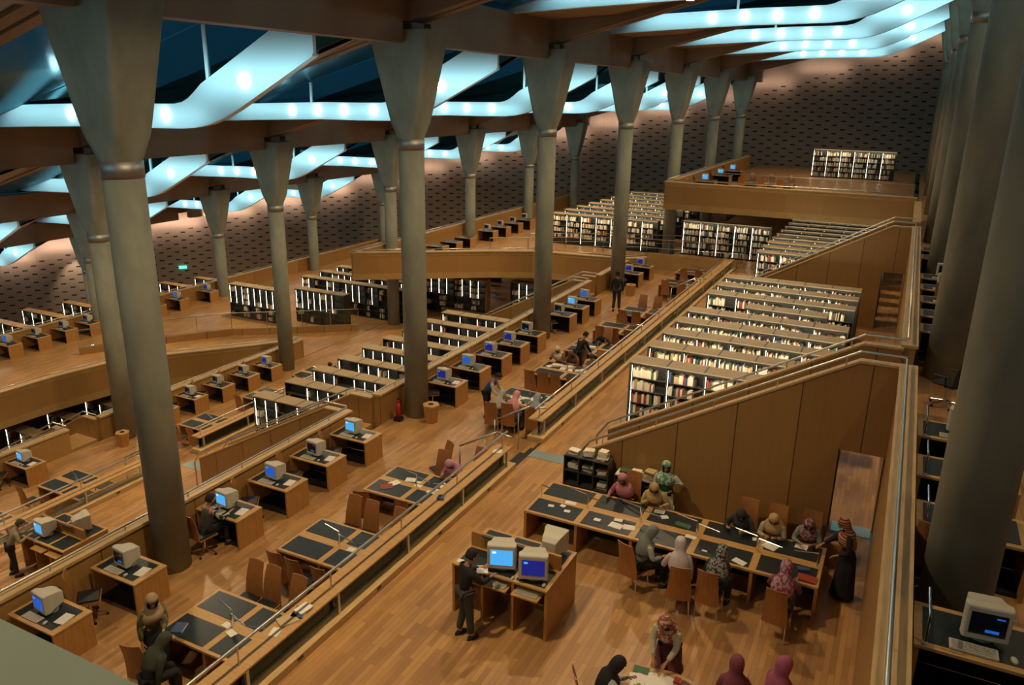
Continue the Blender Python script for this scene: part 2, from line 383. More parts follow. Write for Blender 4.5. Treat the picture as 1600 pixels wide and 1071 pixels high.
# ------------------------------------------------------------------ raised platforms and wooden balconies
def fascia(pts, zb, zt, label, name='balcony_front', rail=True):
    """solid panelled balcony front along a plan polyline"""
    t = thing(name, label, 'balcony front', (pts[0][0], pts[0][1], zb)); o = Vector((pts[0][0], pts[0][1], 0))
    P = [Vector((p[0], p[1], 0))-o for p in pts]; h = zt-zb
    def band(z0, z1, d, mat, nm):
        m = MB()
        for a, b in zip(P, P[1:]):
            n = (b-a).normalized().cross(Vector((0, 0, 1)))*d
            vs = [a+n, b+n, b-n, a-n]
            m.add([(v.x, v.y, z0) for v in vs]+[(v.x, v.y, z1) for v in vs], [(0,3,2,1),(4,5,6,7),(0,1,5,4),(1,2,6,5),(2,3,7,6),(3,0,4,7)])
        m.build(nm, mat, t)
    band(.34, h-.22, .10, M['fascia'], 'panelling'); band(0, .34, .12, M['cap_low'], 'lower_band'); band(h-.22, h-.04, .115, M['cap_low'], 'upper_band'); band(h-.04, h+.02, .16, M['cap'], 'capping')
    if rail: MB().tube([v+Vector((0, 0, h+.14)) for v in P], .026, 0, 8).build('rail', M['steel'], t, True)
    return t
M['cap_low'] = plain('honey_oak_band', (.44, .27, .09), .45, noise=.1, nscale=2)
def platform(poly, z, th=.3):
    return struct(MB().prism(poly, 2, z-th, z).build('floor', M['floor']))
platform([(-12.4, 45.1), (.3, 45.1), (.3, arc_y(0)), (-12.4, arc_y(-12.4))], 3.5)
fascia([(.45, 45), (-12.5, 45)], 3.05, 4.6, 'straight wooden balcony front above the far bookshelves at centre right')
fascia([(-12.5, 45), (-12.5, 70)], 3.05, 4.6, 'side of the raised far balcony seen behind the thin column')
p2 = [(-12.9, 43.4), (-13.9, 42.4), (-17.9, 41.9), (-19.3, 41.6), (-21.5, 40.4), (-24.8, 38.1), (-28.0, 35.8)]
platform(p2+[(-28.0, arc_y(-28)), (-20, arc_y(-20)), (-12.4, arc_y(-12.4))], -.6)
fascia(p2, -1.15, .45, 'long curved wooden balcony front between the wide column and the standing man')
fascia([(-28.0, 35.8), (-28.0, 69)], -1.15, .45, 'far receding side of the curved balcony with a row of small desks behind it')
p3 = [(-28.0, 31.2), (-28.9, 30.0), (-30.65, 27.8), (-32.3, 25.8), (-33.6, 23.8), (-34.1, 21.0), (-34.2, 18.8), (-34.4, 13)]
platform(p3+[(-42.3, 13), (-42.3, arc_y(-42.3)), (-28, arc_y(-28))], -4.5)
fascia(p3, -5.15, -3.5, 'wooden balcony front at far left sweeping behind the two nearest columns')
parapet_y(-42.45, -42.25, 13, 60, -8.4, -3.5, 'wall_far')
handrail('steel handrail at the far left edge behind the small monitors', [(-42.35, 13.5, -3.5), (-42.35, 58, -3.5)])
# low wall and open rails where the middle terrace meets the far hall
tag(MB().box(-13.4, -8.2, 45.3, 45.5, -.6, .32).build('low_wall', M['cap_low']), 'low orange wooden wall closing the far end of the desk terrace', 'low wall')
def open_rail(pts, z, label, h=.95, glass=False, kerb=0, mids=True):
    t = thing('balustrade', label, 'balustrade', (pts[0][0], pts[0][1], z)); o = Vector((pts[0][0], pts[0][1], 0)); P = [Vector((p[0], p[1], 0))-o for p in pts]
    if kerb:
        m = MB()
        for a, b in zip(P, P[1:]):
            n = (b-a).normalized().cross(Vector((0, 0, 1)))*.1
            vs = [a+n, b+n, b-n, a-n]
            m.add([(v.x, v.y, -kerb) for v in vs]+[(v.x, v.y, 0) for v in vs], [(0,3,2,1),(4,5,6,7),(0,1,5,4),(1,2,6,5),(2,3,7,6),(3,0,4,7)])
        m.build('kerb', M['wall_x'], t)
    MB().tube([p+Vector((0, 0, h)) for p in P], .03, 0, 6).build('rail', M['steel'], t)
    m = MB(); g = MB()
    for a, b in zip(P, P[1:]):
        k = max(1, int((b-a).length/1.6))
        for i in range(k+1): c = a+(b-a)*i/k; m.cyl(c, c+Vector((0, 0, h)), .018, 0, 5)
        if glass:
            n = (b-a).normalized().cross(Vector((0, 0, 1)))*.006
            vs = [a+n, b+n, b-n, a-n]; g.add([(v.x, v.y, .05) for v in vs]+[(v.x, v.y, h-.08) for v in vs], [(0,3,2,1),(4,5,6,7),(0,1,5,4),(1,2,6,5),(2,3,7,6),(3,0,4,7)])
        elif mids:
            m.cyl(a+Vector((0, 0, h*.45)), b+Vector((0, 0, h*.45)), .012, 0, 5)
    m.build('uprights', M['steel'], t)
    if glass: g.build('pane', M['glass'], t)
    return t
open_rail([(-21.8, 40.9), (-18.0, 43.5), (-14, 45.6), (-10.6, 46.0), (-8.0, 46.6)], .15, 'curved open steel balustrade on the walkway behind the standing man', kerb=.4)
open_rail([(-20.5, 43.6), (-17.0, 45.8), (-12.5, 47.6), (-9.0, 48.6)], .15, 'second curved balustrade in front of the far lit bookshelves')
open_rail([(-38.6, 25.6), (-36.4, 29.1), (-34.2, 32.2), (-31, 34.6), (-28.4, 36.6)], -4.1, 'curved glass balustrade in front of the tall dark shelves at left', glass=True, kerb=.42)
open_rail([(-12.3, 53.5), (.3, 53.0)], 3.5, 'thin steel balustrade on top of the raised far balcony', h=1.0)
struct(MB().prism([(-12.4, 45.6), (-8.1, 45.6), (-8.1, arc_y(-8)), (-12.4, arc_y(-12.4))], 2, -.3, 0).build('floor', M['floor']))

# ------------------------------------------------------------------ perforated curved wall
def curved_wall():
    vs = []; fs = []; uvs = []; n = 120; a0, a1 = math.radians(-34), math.radians(86)
    for i in range(n+1):
        a = a0+(a1-a0)*i/n; x, y = -RAD*math.sin(a), RAD*math.cos(a); zt = rooftop(x)
        for r in (RAD, RAD+.4): vs += [(x*r/RAD, y*r/RAD, -15), (x*r/RAD, y*r/RAD, zt+2.6)]
        uvs.append((a*RAD, zt))
    for i in range(n):
        o = i*4; q = o+4
        fs += [(o, q, q+1, o+1), (o+2, o+3, q+3, q+2), (o+1, q+1, q+3, o+3)]
    me = bpy.data.meshes.new('wall_back'); me.from_pydata(vs, [], fs); me.materials.append(M['perf'])
    uv = me.uv_layers.new(name='arc'); ud = me.uv_layers.new(name='depth')
    for p in me.polygons:
        for li in p.loop_indices:
            vi = me.loops[li].vertex_index; i = vi//4; u, zt = uvs[i]; z = vs[vi][2]
            uv.data[li].uv = (u+100, z+30); ud.data[li].uv = (0, zt-z)
    o = bpy.data.objects.new('wall_back', me); COL.objects.link(o); return struct(o)
curved_wall()

# ------------------------------------------------------------------ columns
RN = ['the uphill right hand row', 'the near row between the two desk terraces', 'the second row at left', 'the third row at left', 'the farthest left row']
def column(r, n):
    x, y, zb, zr, zt = ROWX[r]-(.1 if (r, n) == (0, 0) else 0), Y0+BAY*n-(.9 if r == 0 else 0), ROWB[r], RING[r], TOP[r]
    lab = {(0, 0): 'thick dark concrete column filling the right edge beside the upper desks', (1, 0): 'near left concrete column with a wide flared head standing among the computer desks',
           (1, 1): 'tall concrete column with flared head beside the hexagonal waste bin'}.get((r, n), f'concrete column with flared head, {ORD[n if r else n]} back in {RN[r]}')
    t = thing('concrete_column', lab, 'column', (x, y, zb), 0, 'columns carrying the sloping roof')
    R = .37; h = zr-zb
    seg = lambda z0, z1, ra, rb, n_=24: [[(math.cos(2*PI*i/n_)*rr, math.sin(2*PI*i/n_)*rr, z) for i in range(n_)] for z, rr in ((z0, ra), (z1, rb))]
    m = MB(); m.loft(seg(0, h, R, R)); m.build('shaft', M['concrete'], t, True)
    MB().loft(seg(h-.02, h+.28, R+.012, R+.012)).build('collar', M['collar'], t, True)
    rings = []; hh = zt-zr-.28; N = 32
    for k in range(7):
        f = k/6; e = f
        wx = R+(.98-R)*e; wy = R+(.62-R)*e; p = 2+14*math.sqrt(e)
        ring = []
        for i in range(N):
            a = 2*PI*i/N+PI/N; c, s = math.cos(a), math.sin(a)
            ring.append((math.copysign(abs(c)**(2/p), c)*wx, math.copysign(abs(s)**(2/p), s)*wy, h+.28+hh*f))
        rings.append(ring)
    MB().loft(rings).build('capital', M['concrete'], t)
    MB().box(-.3, .3, -.3, .3, zt-zb-.02, zt-zb+.2).build('bearing', M['beam'], t)
    return t
for r, ns in ((0, range(0, 7)), (1, range(0, 7)), (2, range(1, 7)), (3, range(2, 6)), (4, [3])):
    for n in ns: column(r, n)

# ------------------------------------------------------------------ roof: sloping twin beams, cross beams, folded soffits and lit skylight curbs
ZF = [12.15, 8.25, 4.35, .25, -3.8]
PROF = [(-14.3, -.25), (-11.5, -.12), (-8, 0), (-6.3, .01), (-5.0, .03), (-4.4, .08), (-3.9, .18), (-3.4, .34), (-2.9, .56), (-2.3, .86), (-1.2, 1.42), (-.3, 1.88)]
def prof_z(dx):
    for (a, za), (b, zb) in zip(PROF, PROF[1:]):
        if a <= dx <= b: return za+(zb-za)*(dx-a)/(b-a)
    return PROF[-1][1]
BN = ["right hand", "middle", "left hand", "far left", "lowest"]
def clipx(y): return -math.sqrt(max((RAD-.6)**2-y*y, 0))
for r in range(0, 5):
    xh, xl0 = ROWX[r], ROWX[r+1]; zh, zl0 = TOP[r], TOP[r+1]; sl = (zh-zl0)/(xh-xl0)
    for n in range(-2 if r == 0 else -1, 7):  # extra unseen bay added behind the camera for its downlight on the ledge
        y = Y0+BAY*n; xl = max(xl0, clipx(y+.5)); zl = zh+sl*(xl-xh)
        if y > RAD-2 or xh-xl < 1.5: continue
        m = MB()
        for a, b in ((-.42, -.07), (.07, .42)): m.prism([(xl, zl+.15), (xh, zh+.15), (xh, zh+1.05), (xl, zl+1.05)], 1, y+a, y+b)
        m.prism([(xl, zl+.45), (xh, zh+.45), (xh, zh+1.05), (xl, zl+1.05)], 1, y-.07, y+.07)
        struct(m.build('roof_beam', M['beam']))
        yb = y+5.95; ye = y+BAY-.42; zf = ZF[r]
        xl = max(xl0, clipx(yb)); w = xh-xl; zl = zh+sl*(xl-xh)
        if yb > RAD-3 or w < 5: continue
        def cut(pts):
            q = [p for p in pts if p[0] > -w+.05]; return [(-w+.02, prof_z(max(-14.3, -w)))]+q
        xe = max(xl0, clipx(min(ye, RAD-1))); we = xh-xe
        if we > 4:
            pr = [(xh+x, zf+z) for x, z in [(-we+.02, prof_z(max(-14.3, -we)))]+[p for p in PROF if p[0] > -we+.05]]
            sm = MB(); K = 5; NP = len(pr)
            for th in (0, .12):
                sm.v += [(x, yb+.14+(ye-yb-.14)*k/K, z+th+(max(z, zh+.25+sl*(x-xh))-z)*k/K) for k in range(K+1) for x, z in pr]
            for k in range(K):
                for i in range(NP-1):
                    a = k*NP+i; o = (K+1)*NP
                    for f in ((a, a+1, a+NP+1, a+NP), (a+o, a+NP+o, a+NP+1+o, a+1+o)): sm.f.append(f); sm.m.append(0)
            for i in range(NP-1):
                o = (K+1)*NP
                for b in (i, K*NP+i): sm.f.append((b, b+1, b+1+o, b+o)); sm.m.append(0)
            struct(sm.build('ceiling', M['soffit'], None, True))
        t = thing('skylight', f'{ORD[n+2]} lit skylight back from the camera, {BN[r]} roof bay with pale glowing curb', 'skylight', (xh, yb, zf), 0, 'skylights in the sloping roof')
        lo = cut(PROF); hgt = .60
        up = [(max(-w, x-1.25*min(1, max(0, (x+5.4)/2.4))), z+hgt) for x, z in lo]
        cb = MB().prism(lo+[(-.3, 3.0)]+list(reversed(up)), 1, -.06, .06).build('curb', M['white'], t)
        MB().prism([(x, z) for x, z in lo]+[(x, z-.05) for x, z in reversed(lo)], 1, -.10, .12).build('curb_edge', M['white'], t)
        for dx in (-9.6, -8.3, -7.0, -5.6, -2.6):
            if dx < -w+.5: continue
            zc = prof_z(dx)+.32+(.22 if dx > -3 else 0)
            MB().cyl((dx, -.065, zc), (dx, -.10, zc), .14, 0, 10).build('lamp', M['lamp'], cb)
        g = up+[(-.3, 3.0), (-.3, zh+1.05-zf), (-w, zl+1.05-zf)]
        MB().prism(g, 1, -.01, .01).build('pane', M['skyglass'], t)
        MB().prism([(-w, zl+1.05-zf), (-.3, zh+1.05-zf), (-.3, zh+1.07-zf), (-w, zl+1.07-zf)], 1, -5.5, -.05).build('roof_pane', M['roofglass'], t)
        for dx in (-3.9, -8.6, -12.0):
            if dx < -w+.5: continue
            zt = zh+1.05-zf+sl*dx; MB().box(dx-.05, dx+.05, -.05, .05, prof_z(dx)+hgt+(.2 if dx > -5 else 0), zt).build('mullion', M['white'], t)
        light('added_curb_wash', 'AREA', (xh-8.6, yb-1.0, zf+.25), BAND_W, CYAN, 9, (PI/2+.1, 0, 0), .2, 2.0)  # unseen area lights added ahead of each curb to brighten it
        light('added_curb_wash', 'AREA', (xh-2.0, yb-1.0, zf+1.3), BAND_W*.75, CYAN, 4.6, (PI/2, 0, 0), .7, 2.0)
        if w > 9 and math.hypot(xh-8.5, y+7.6) < RAD-7:
            lx, ly = xh-8.5, y+7.6; lz = zf+(max(0, zh+.25-8.5*sl-zf)*.45)
            dl = thing('downlight', f'round warm downlight in the {ORD[n+2]} soffit, {BN[r]} roof bay', 'downlight', (lx, ly, lz-.03), 0, 'round downlights in the soffits')
            MB().cyl((0, 0, 0), (0, 0, -.05), .16, 0, 12).build('rim', M['steel'], dl); MB().cyl((0, 0, -.052), (0, 0, -.06), .13, 0, 12).build('lens', M['warmlamp'], dl)
            light('downlight_beam', 'AREA', (lx, ly, lz-.14), DOWN_W*(.78 if r >= 2 else .45 if (r == 0 and n >= 4) else .75 if (r == 0 and n == -2) else 1), WARM, .5, spot=2.5)
    ys = arc_y(xh)-.5
    struct(MB().box(xh-.28, xh+.28, -8, ys, zh+.22, zh+1.0).build('roof_beam', M['beam']))
    for n in range(-1, 8):
        a = Y0+BAY*(n-1)+.7; b = min(Y0+BAY*n-.7, ys)
        if b-a > 1: struct(MB().box(xh-.28, xh+.28, a, b, zh-.35, zh+.22).build('roof_beam', M['beam']))
# wall washers behind the cornice
for i in range(22):
    a = math.radians(-4+i*3.35); x, y = -(RAD-1.0)*math.sin(a), (RAD-1.0)*math.cos(a); z = rooftop(x)-.25
    k = 1.0 if i < 6 else 1.5 if i < 13 else 2.6
    light('cornice_wash', 'AREA', (x, y, z), 34*k, (1, .72, .58), 4.0, (math.radians(135), 0, a), .12, 2.4)
    light('cornice_wash', 'AREA', (x, y, z-.1), 16*k, (1, .74, .58), 4.0, (math.radians(80), 0, a), .12, 2.9)
a = math.radians(55.9); x, y = -(RAD-1.3)*math.sin(a), (RAD-1.3)*math.cos(a)
light('wall_spot', 'SPOT', (x, y, -3.6), 900, (1, .78, .55), .1, (math.radians(14), 0, a), spot=1.1)
# roof continuing uphill over the upper terrace
struct(MB().prism([(1.6, 15.6), (16, 19.6), (16, 19.8), (1.6, 15.8)], 1, -8, 60).build('ceiling', M['soffit']))
for i, y in enumerate((4, 14, 26, 38)):  # out-of-view downlights added to light the upper terrace floor
    dl = thing('downlight', f'added unseen downlight, {ORD[i]} above the upper terrace behind the right hand columns', 'downlight', (6.0, y, 16.7), 0, 'round downlights in the soffits')
    MB().cyl((0, 0, 0), (0, 0, -.05), .16, 0, 12).build('rim', M['steel'], dl); MB().cyl((0, 0, -.052), (0, 0, -.06), .13, 0, 12).build('lens', M['warmlamp'], dl)
    light('downlight_beam', 'AREA', (6.0, y, 16.55), DOWN_W*.3, WARM, .5, spot=2.2)

# ================================================================== FURNITURE
# ------------------------------------------------------------------ prototypes (first use moves the prototype itself)
def proto_desk():
    t = thing('computer_desk', 'x', 'desk')
    dt = MB().box(-.64, .64, -.39, .39, .69, .73).build('desktop', M['desktop'], t, bevel=.006)
    MB().box(-.56, .50, -.31, .31, .7301, .735).build('leather_inlay', M['blotter'], dt)
    MB().box(.58, .63, -.38, .38, 0, .69).build('side_panel', M['desk'], t)
    MB().box(-.63, -.58, -.38, .38, 0, .69).build('side_panel', M['desk'], t)
    MB().box(-.58, .58, .33, .36, .05, .69).build('back_panel', M['dark'], t)  # black in place of beech, putting the kneehole's shade into the colour
    MB().box(-.57, .57, -.30, .32, .02, .05).build('footrest', M['dark'], t)
    return t
def proto_monitor(scr, light_case=True):
    t = thing('crt_monitor', 'x', 'monitor'); c = M['beige'] if light_case else M['grey']
    m = MB(); sq = lambda w, h, y, z: [(-w/2, y, z-h/2), (w/2, y, z-h/2), (w/2, y, z+h/2), (-w/2, y, z+h/2)]
    m.loft([sq(.38, .35, -.20, .25), sq(.41, .38, -.18, .25), sq(.41, .38, -.10, .25), sq(.34, .31, .0, .25), sq(.30, .27, .12, .25), sq(.24, .20, .20, .24)])
    m.build('case', c, t, bevel=.012)
    sc = MB().box(-.158, .158, -.204, -.198, .135, .375).build('screen', scr, t)
    if scr not in (M['scr_dark'],):
        i = MB(); i.box(-.13, -.075, -.207, -.203, .32, .35); i.build('window_panel', M['icon'] if scr is M['scr_cyan'] else M['scr_cyan'], sc)
    else:
        MB().box(.06, .13, -.207, -.203, .33, .345).build('window_panel', M['scr_mid'], sc); MB().box(-.02, .10, -.207, -.203, .17, .20).build('window_panel', M['scr_mid'], sc)
    MB().loft([[(math.cos(a*PI/6)*r, math.sin(a*PI/6)*r, z) for a in range(12)] for z, r in ((0, .13), (.02, .13), (.04, .06), (.08, .06))]).build('stand', c, t)
    return t
def proto_keyboard():
    t = thing('keyboard', 'x', 'keyboard'); MB().box(-.21, .21, -.08, .08, 0, .025).build('case', M['beige'], t, bevel=.005)
    k = MB()
    for r in range(4):
        for i in range(12): k.box(-.19+i*.0315, -.165+i*.0315, -.065+r*.033, -.04+r*.033, .025, .032)
    k.build('keys', M['grey'], t)['kind'] = 'stuff'
    return t
def proto_mouse():
    t = thing('mouse', 'x', 'mouse'); rings = []
    for z, s in ((0, 1), (.02, .95), (.033, .6)): rings.append([(math.cos(a*PI/5)*.032*s, math.sin(a*PI/5)*.055*s, z) for a in range(10)])
    MB().loft(rings).build('shell', M['beige'], t, True); return t
def chair_back(w, h, z0, y0, lean):
    """curved tapering plywood back"""
    m = MB(); rows = []
    for k in range(7):
        f = k/6; ww = w*(1.0-.22*f)/2; z = z0+h*f; y = y0-lean*f*f
        front = [(ww*s, y-.03*(1-s*s), z) for s in (-1, -.5, 0, .5, 1)]; back = [(x, yy-.016, zz) for x, yy, zz in reversed(front)]
        rows.append(front+back)
    return m.loft(rows)
def proto_chair():
    t = thing('reading_chair', 'x', 'chair')
    chair_back(.46, .78, .36, -.20, .14).build('backrest', M['chairwood'], t)
    se = MB().box(-.22, .22, -.20, .22, .41, .435).build('seat', M['chairwood'], t)
    MB().box(-.20, .20, -.17, .20, .435, .475).build('cushion', M['black'], se, bevel=.01)
    for sx in (-1, 1):
        for sy in (-1, 1): MB().cyl((sx*.19, sy*.17, .41), (sx*.21, sy*.21, 0), .013).build('leg', M['chrome'], t)
    return t
def proto_swivel(black=False):
    t = thing('swivel_chair', 'x', 'chair')
    chair_back(.44, .62, .46, -.22, .10).build('backrest', M['black'] if black else M['chairwood'], t)
    se = MB().box(-.23, .23, -.22, .22, .44, .465).build('seat', M['chairwood'], t)
    MB().box(-.21, .21, -.20, .20, .465, .51).build('cushion', M['black'], se, bevel=.012)
    MB().cyl((0, 0, .10), (0, 0, .44), .03).build('column', M['chrome'], t)
    b = MB()
    for i in range(5):
        a = 2*PI*i/5+.3; b.cyl((0, 0, .12), (math.cos(a)*.28, math.sin(a)*.28, .07), .022, 0, 6, .014)
    b.build('star_base', M['chrome'], t)
    for i in range(5):
        a = 2*PI*i/5+.3; MB().cyl((math.cos(a)*.28-.012, math.sin(a)*.28, .028), (math.cos(a)*.28+.012, math.sin(a)*.28, .028), .028, 0, 8).build('castor', M['black'], t)
    if black:
        for s in (-1, 1): MB().tube([(s*.25, -.1, .47), (s*.28, -.1, .68), (s*.28, .14, .68)], .018).build('armrest', M['black'], t)
    return t
def table(name, label, x0, y0, z0, w, d, bays, loc_rz=0, group=None):
    """long reading table: inlaid tops on both sides of a wooden spine, panel ends, bent steel lamp arms"""
    t = thing(name, label, 'table', (x0, y0, z0), loc_rz, group); h = .73
    tp = MB().box(0, w, 0, d, h-.05, h).build('tabletop', M['desktop'], t, bevel=.006)
    bw = w/bays
    for i in range(bays):
        for (a, b) in ((.07, d/2-.11), (d/2+.11, d-.07)):
            MB().box(i*bw+.07, (i+1)*bw-.07, a, b, h+.0005, h+.006).build('leather_inlay', M['blotter'], tp)
    for i in range(bays+1):
        x = min(max(i*bw, .03), w-.03); MB().box(x-.03, x+.03, .02, d-.02, 0, h-.05).build('panel_leg', M['desk'], t)
    MB().box(.06, w-.06, d/2-.02, d/2+.02, .10, h-.05).build('spine_panel', M['dark'], t)  # shade beneath the table is put into this black colour
    for i in range(1 if bays < 3 else 0, bays+1, 1):
        x = i*bw
        if i > bays-1: x = w-.10
        if i == 0: x = .10
        MB().tube([(x, d/2-.04, h), (x, d/2-.04, h+.30), (x+(.45 if i < bays else -.45), d/2-.16, h+.30)], .014, 0, 6).build('lamp_arm', M['chrome'], t)
        if 0 < i < bays: MB().tube([(x-.05, d/2+.04, h), (x-.05, d/2+.04, h+.30), (x-.5, d/2+.16, h+.30)], .014, 0, 6).build('lamp_arm', M['chrome'], t)
    return t
PD = proto_desk(); PM = {'cyan': proto_monitor(M['scr_cyan']), 'blue': proto_monitor(M['scr_blue']), 'mid': proto_monitor(M['scr_mid']), 'dark': proto_monitor(M['scr_dark'])}
for k in PM: PM[k].name = 'crt_monitor_'+k
PK = proto_keyboard(); PMO = proto_mouse(); PC = proto_chair(); PS = proto_swivel(); PSB = proto_swivel(True); PSB.name = 'swivel_chair_black'
USED = {}
def place(p, loc, rz, label, group=None):
    return put(p, loc, rz, label, group, USED)
def sheet(x, y, z, w, d, rz, label, cat='paper', mat='paper', th=.004, name='paper_sheet', group=None):
    m = MB(); M4 = Matrix.Rotation(rz, 4, 'Z')
    m.mbox(Matrix.Translation((0, 0, th/2)), w, d, th); o = m.build(name, M[mat] if isinstance(mat, str) else mat); o.location = (x, y, z); o.rotation_euler = (0, 0, rz)
    return tag(o, label, cat, group)
def book(x, y, z, w, d, rz, col, label, th=.03, group=None, opened=False):
    t = thing('open_book' if opened else 'book', label, 'book', (x, y, z), rz, group)
    if opened:
        MB().prism([(-w/2, 0), (w/2, 0), (w/2, .008), (w*.25, .022), (0, .010), (-w*.25, .022), (-w/2, .008)], 1, -d/2, d/2).build('pages', M['paper'], t)
    else:
        MB().box(-w/2, w/2, -d/2, d/2, 0, th).build('cover', BK[BKN.index(col)] if isinstance(col, str) else col, t)
        MB().box(-w/2+.006, w/2+.003, -d/2+.004, d/2-.004, .004, th-.004).build('pages', M['paper'], t)
    return t

# ------------------------------------------------------------------ computer desks along the parapets
def desk_set(xr, yn, z, where, screen='mid', chair=True, crz=None, paper=True, mon=True, chair_dx=-.3, swivel=True, mrz=.0, cy=-.42):
    cx, cy0 = xr-.64, yn+.39; zt = z+.735
    place(PD, (cx, cy0, z), 0, f'computer desk with dark inlay, {where}')
    if mon: place(PM[screen], (cx-.05, cy0+.06, zt), mrz, f'boxy monitor, {dict(cyan="light blue", blue="deep blue", mid="blue", dark="dark")[screen]} screen, {where}')
    place(PK, (cx-.12, cy0-.24, zt), 0, f'beige keyboard, desk {where}')
    place(PMO, (cx+.22, cy0-.24, zt), .2, f'pale mouse, desk {where}')
    if paper: sheet(cx+.40, cy0+.0, zt, .21, .29, .15, f'white sheet, desk {where}')
    if chair:
        place(PS, (cx+chair_dx, yn+cy, z), -.9 if crz is None else crz, f'plywood swivel chair, desk {where}')
W1 = [(6.8, 'mid', 'lowest at bottom left beside the pale ledge'), (8.46, 'dark', 'left of the near left column foot'), (11.12, 'cyan', 'where the man in striped sleeves sits'),
      (12.7, 'mid', 'second beyond the near left column'), (14.22, 'dark', 'third beyond the near left column'), (15.82, 'cyan', 'last before the walkway by the waste bin'),
      (20.7, 'blue', 'first past the waste bin column'), (22.35, 'mid', 'second past the waste bin column'), (24.0, 'blue', 'third past the waste bin column'), (25.55, 'blue', 'fourth past the waste bin column'), (27.1, 'dark', 'just before the third column'),
      (30.4, 'dark', 'just past the third column'), (31.9, 'cyan', 'second past the third column'), (33.45, 'mid', 'third past the third column'),
      (40.0, 'blue', 'beyond the fourth column'), (42.0, 'blue', 'last, by the low orange wall')]
for i, (y, s, w) in enumerate(W1):
    desk_set(-12.22, y, -.6, w+', middle terrace', s, chair=(y not in (11.12,)) , chair_dx=-.16, crz=[-1.0, -.7, -1.2, -.9, -1.1, -1.0][i % 6], paper=(i < 7), mrz=-.12, cy=-.2 if y in (20.7, 30.4) else -.42)
W2 = [(7.6, 'dark', 'nearest'), (10.6, 'dark', 'second'), (15.0, 'cyan', 'third'), (21.0, 'dark', 'fourth'), (22.6, 'dark', 'fifth'), (24.2, 'dark', 'sixth'), (25.8, 'dark', 'seventh'), (27.35, 'blue', 'eighth')]
for i, (y, s, w) in enumerate(W2):
    desk_set(-26.65, y, -4.5, w+' back along the left hand parapet', s, paper=(i in (2, 4)), crz=-.9, mrz=-.1)
for i, (y, s) in enumerate([(21.6, 'dark'), (23.3, 'mid'), (24.9, 'dark'), (26.5, 'dark'), (28.0, 'dark'), (32.6, 'dark'), (34.4, 'mid'), (36.9, 'blue')]):
    desk_set(-40.9, y, -4.5, ORD[i]+' along the farthest left rail', s, paper=False, chair=False)
for i, y in enumerate([39.6, 41.3, 43.0, 44.8, 48.0, 50.0, 52.0, 54.0]):
    desk_set(-25.3, y, -.6, ORD[i]+' on the far curved balcony level', 'dark', paper=False, chair=False, mon=(i > 3))
for i, (y, s) in enumerate([(50.2, 'cyan'), (54.6, 'cyan'), (58.6, 'cyan')]):
    desk_set(-10.9, y, 3.5, ORD[i]+' on the raised far balcony', s, paper=False, chair=True)
for i, (y, s) in enumerate([(5.95, 'dark'), (7.56, 'dark'), (10.06, 'cyan'), (11.63, 'mid'), (13.17, 'dark'), (19.75, 'dark'), (21.3, 'dark'), (22.9, 'dark'), (24.5, 'dark'), (26.1, 'dark'), (29.6, 'dark'), (31.2, 'dark')]):
    desk_set(1.98, y, 3.5, ORD[i]+' on the right hand upper terrace', s, paper=False, chair=(i > 1), crz=[.1, .2, -.2][i % 3], chair_dx=-.42 if i == 2 else -.05, mrz=.1, cy=-.22 if i == 2 else -.34)
place(PSB, (1.25, 16.9, 3.5), 1.0, 'black office armchair standing on the upper terrace by the right hand parapet')
for i, y in enumerate([5.95, 7.56, 10.06, 11.63, 13.17]):
    t = thing('lamp_bracket', f'bent steel lamp bracket rising from the {ORD[i]} upper terrace desk', 'lamp bracket', (.80, y+.05, 4.235))
    MB().tube([(0, 0, 0), (0, 0, .32), (0, .5, .32)], .014).build('arm', M['chrome'], t); MB().cyl((0, 0, 0), (0, 0, .01), .03, 0, 10).build('foot', M['steel'], t)

# ------------------------------------------------------------------ reading tables on the desk terraces
T1 = [(4.7, 'partly cut by the bottom edge'), (7.72, 'nearest the bottom left corner'), (10.72, 'second from the bottom with only empty chairs'), (13.68, 'where the woman in pink headscarf sits'),
      (20.15, 'past the steps, crowded with four people'), (23.15, 'beyond, with three people at its far side'), (26.1, 'with the two people in black'), (29.1, 'behind the people in black'), (32.0, 'near the standing man'), (38.4, 'last but one before the low orange wall'), (41.6, 'last before the low orange wall')]
for y, w in T1: table('reading_table', f'four seat reading table, {w}, middle terrace', -10.72, y, -.6, 2.2, 1.45, 2)
for y, w in [(8.3, 'nearest'), (11.4, 'second'), (14.43, 'third'), (20.4, 'fourth'), (23.9, 'fifth'), (27.1, 'sixth')]:
    table('reading_table', f'four seat reading table, {w} back on the lower left terrace', -25.18, y, -4.5, 2.2, 1.45, 2)
table('long_reading_table', 'long ten seat reading table with dark inlays, in the right foreground with women around it', -6.4, 13.66, 0, 6.0, 1.5, 5)
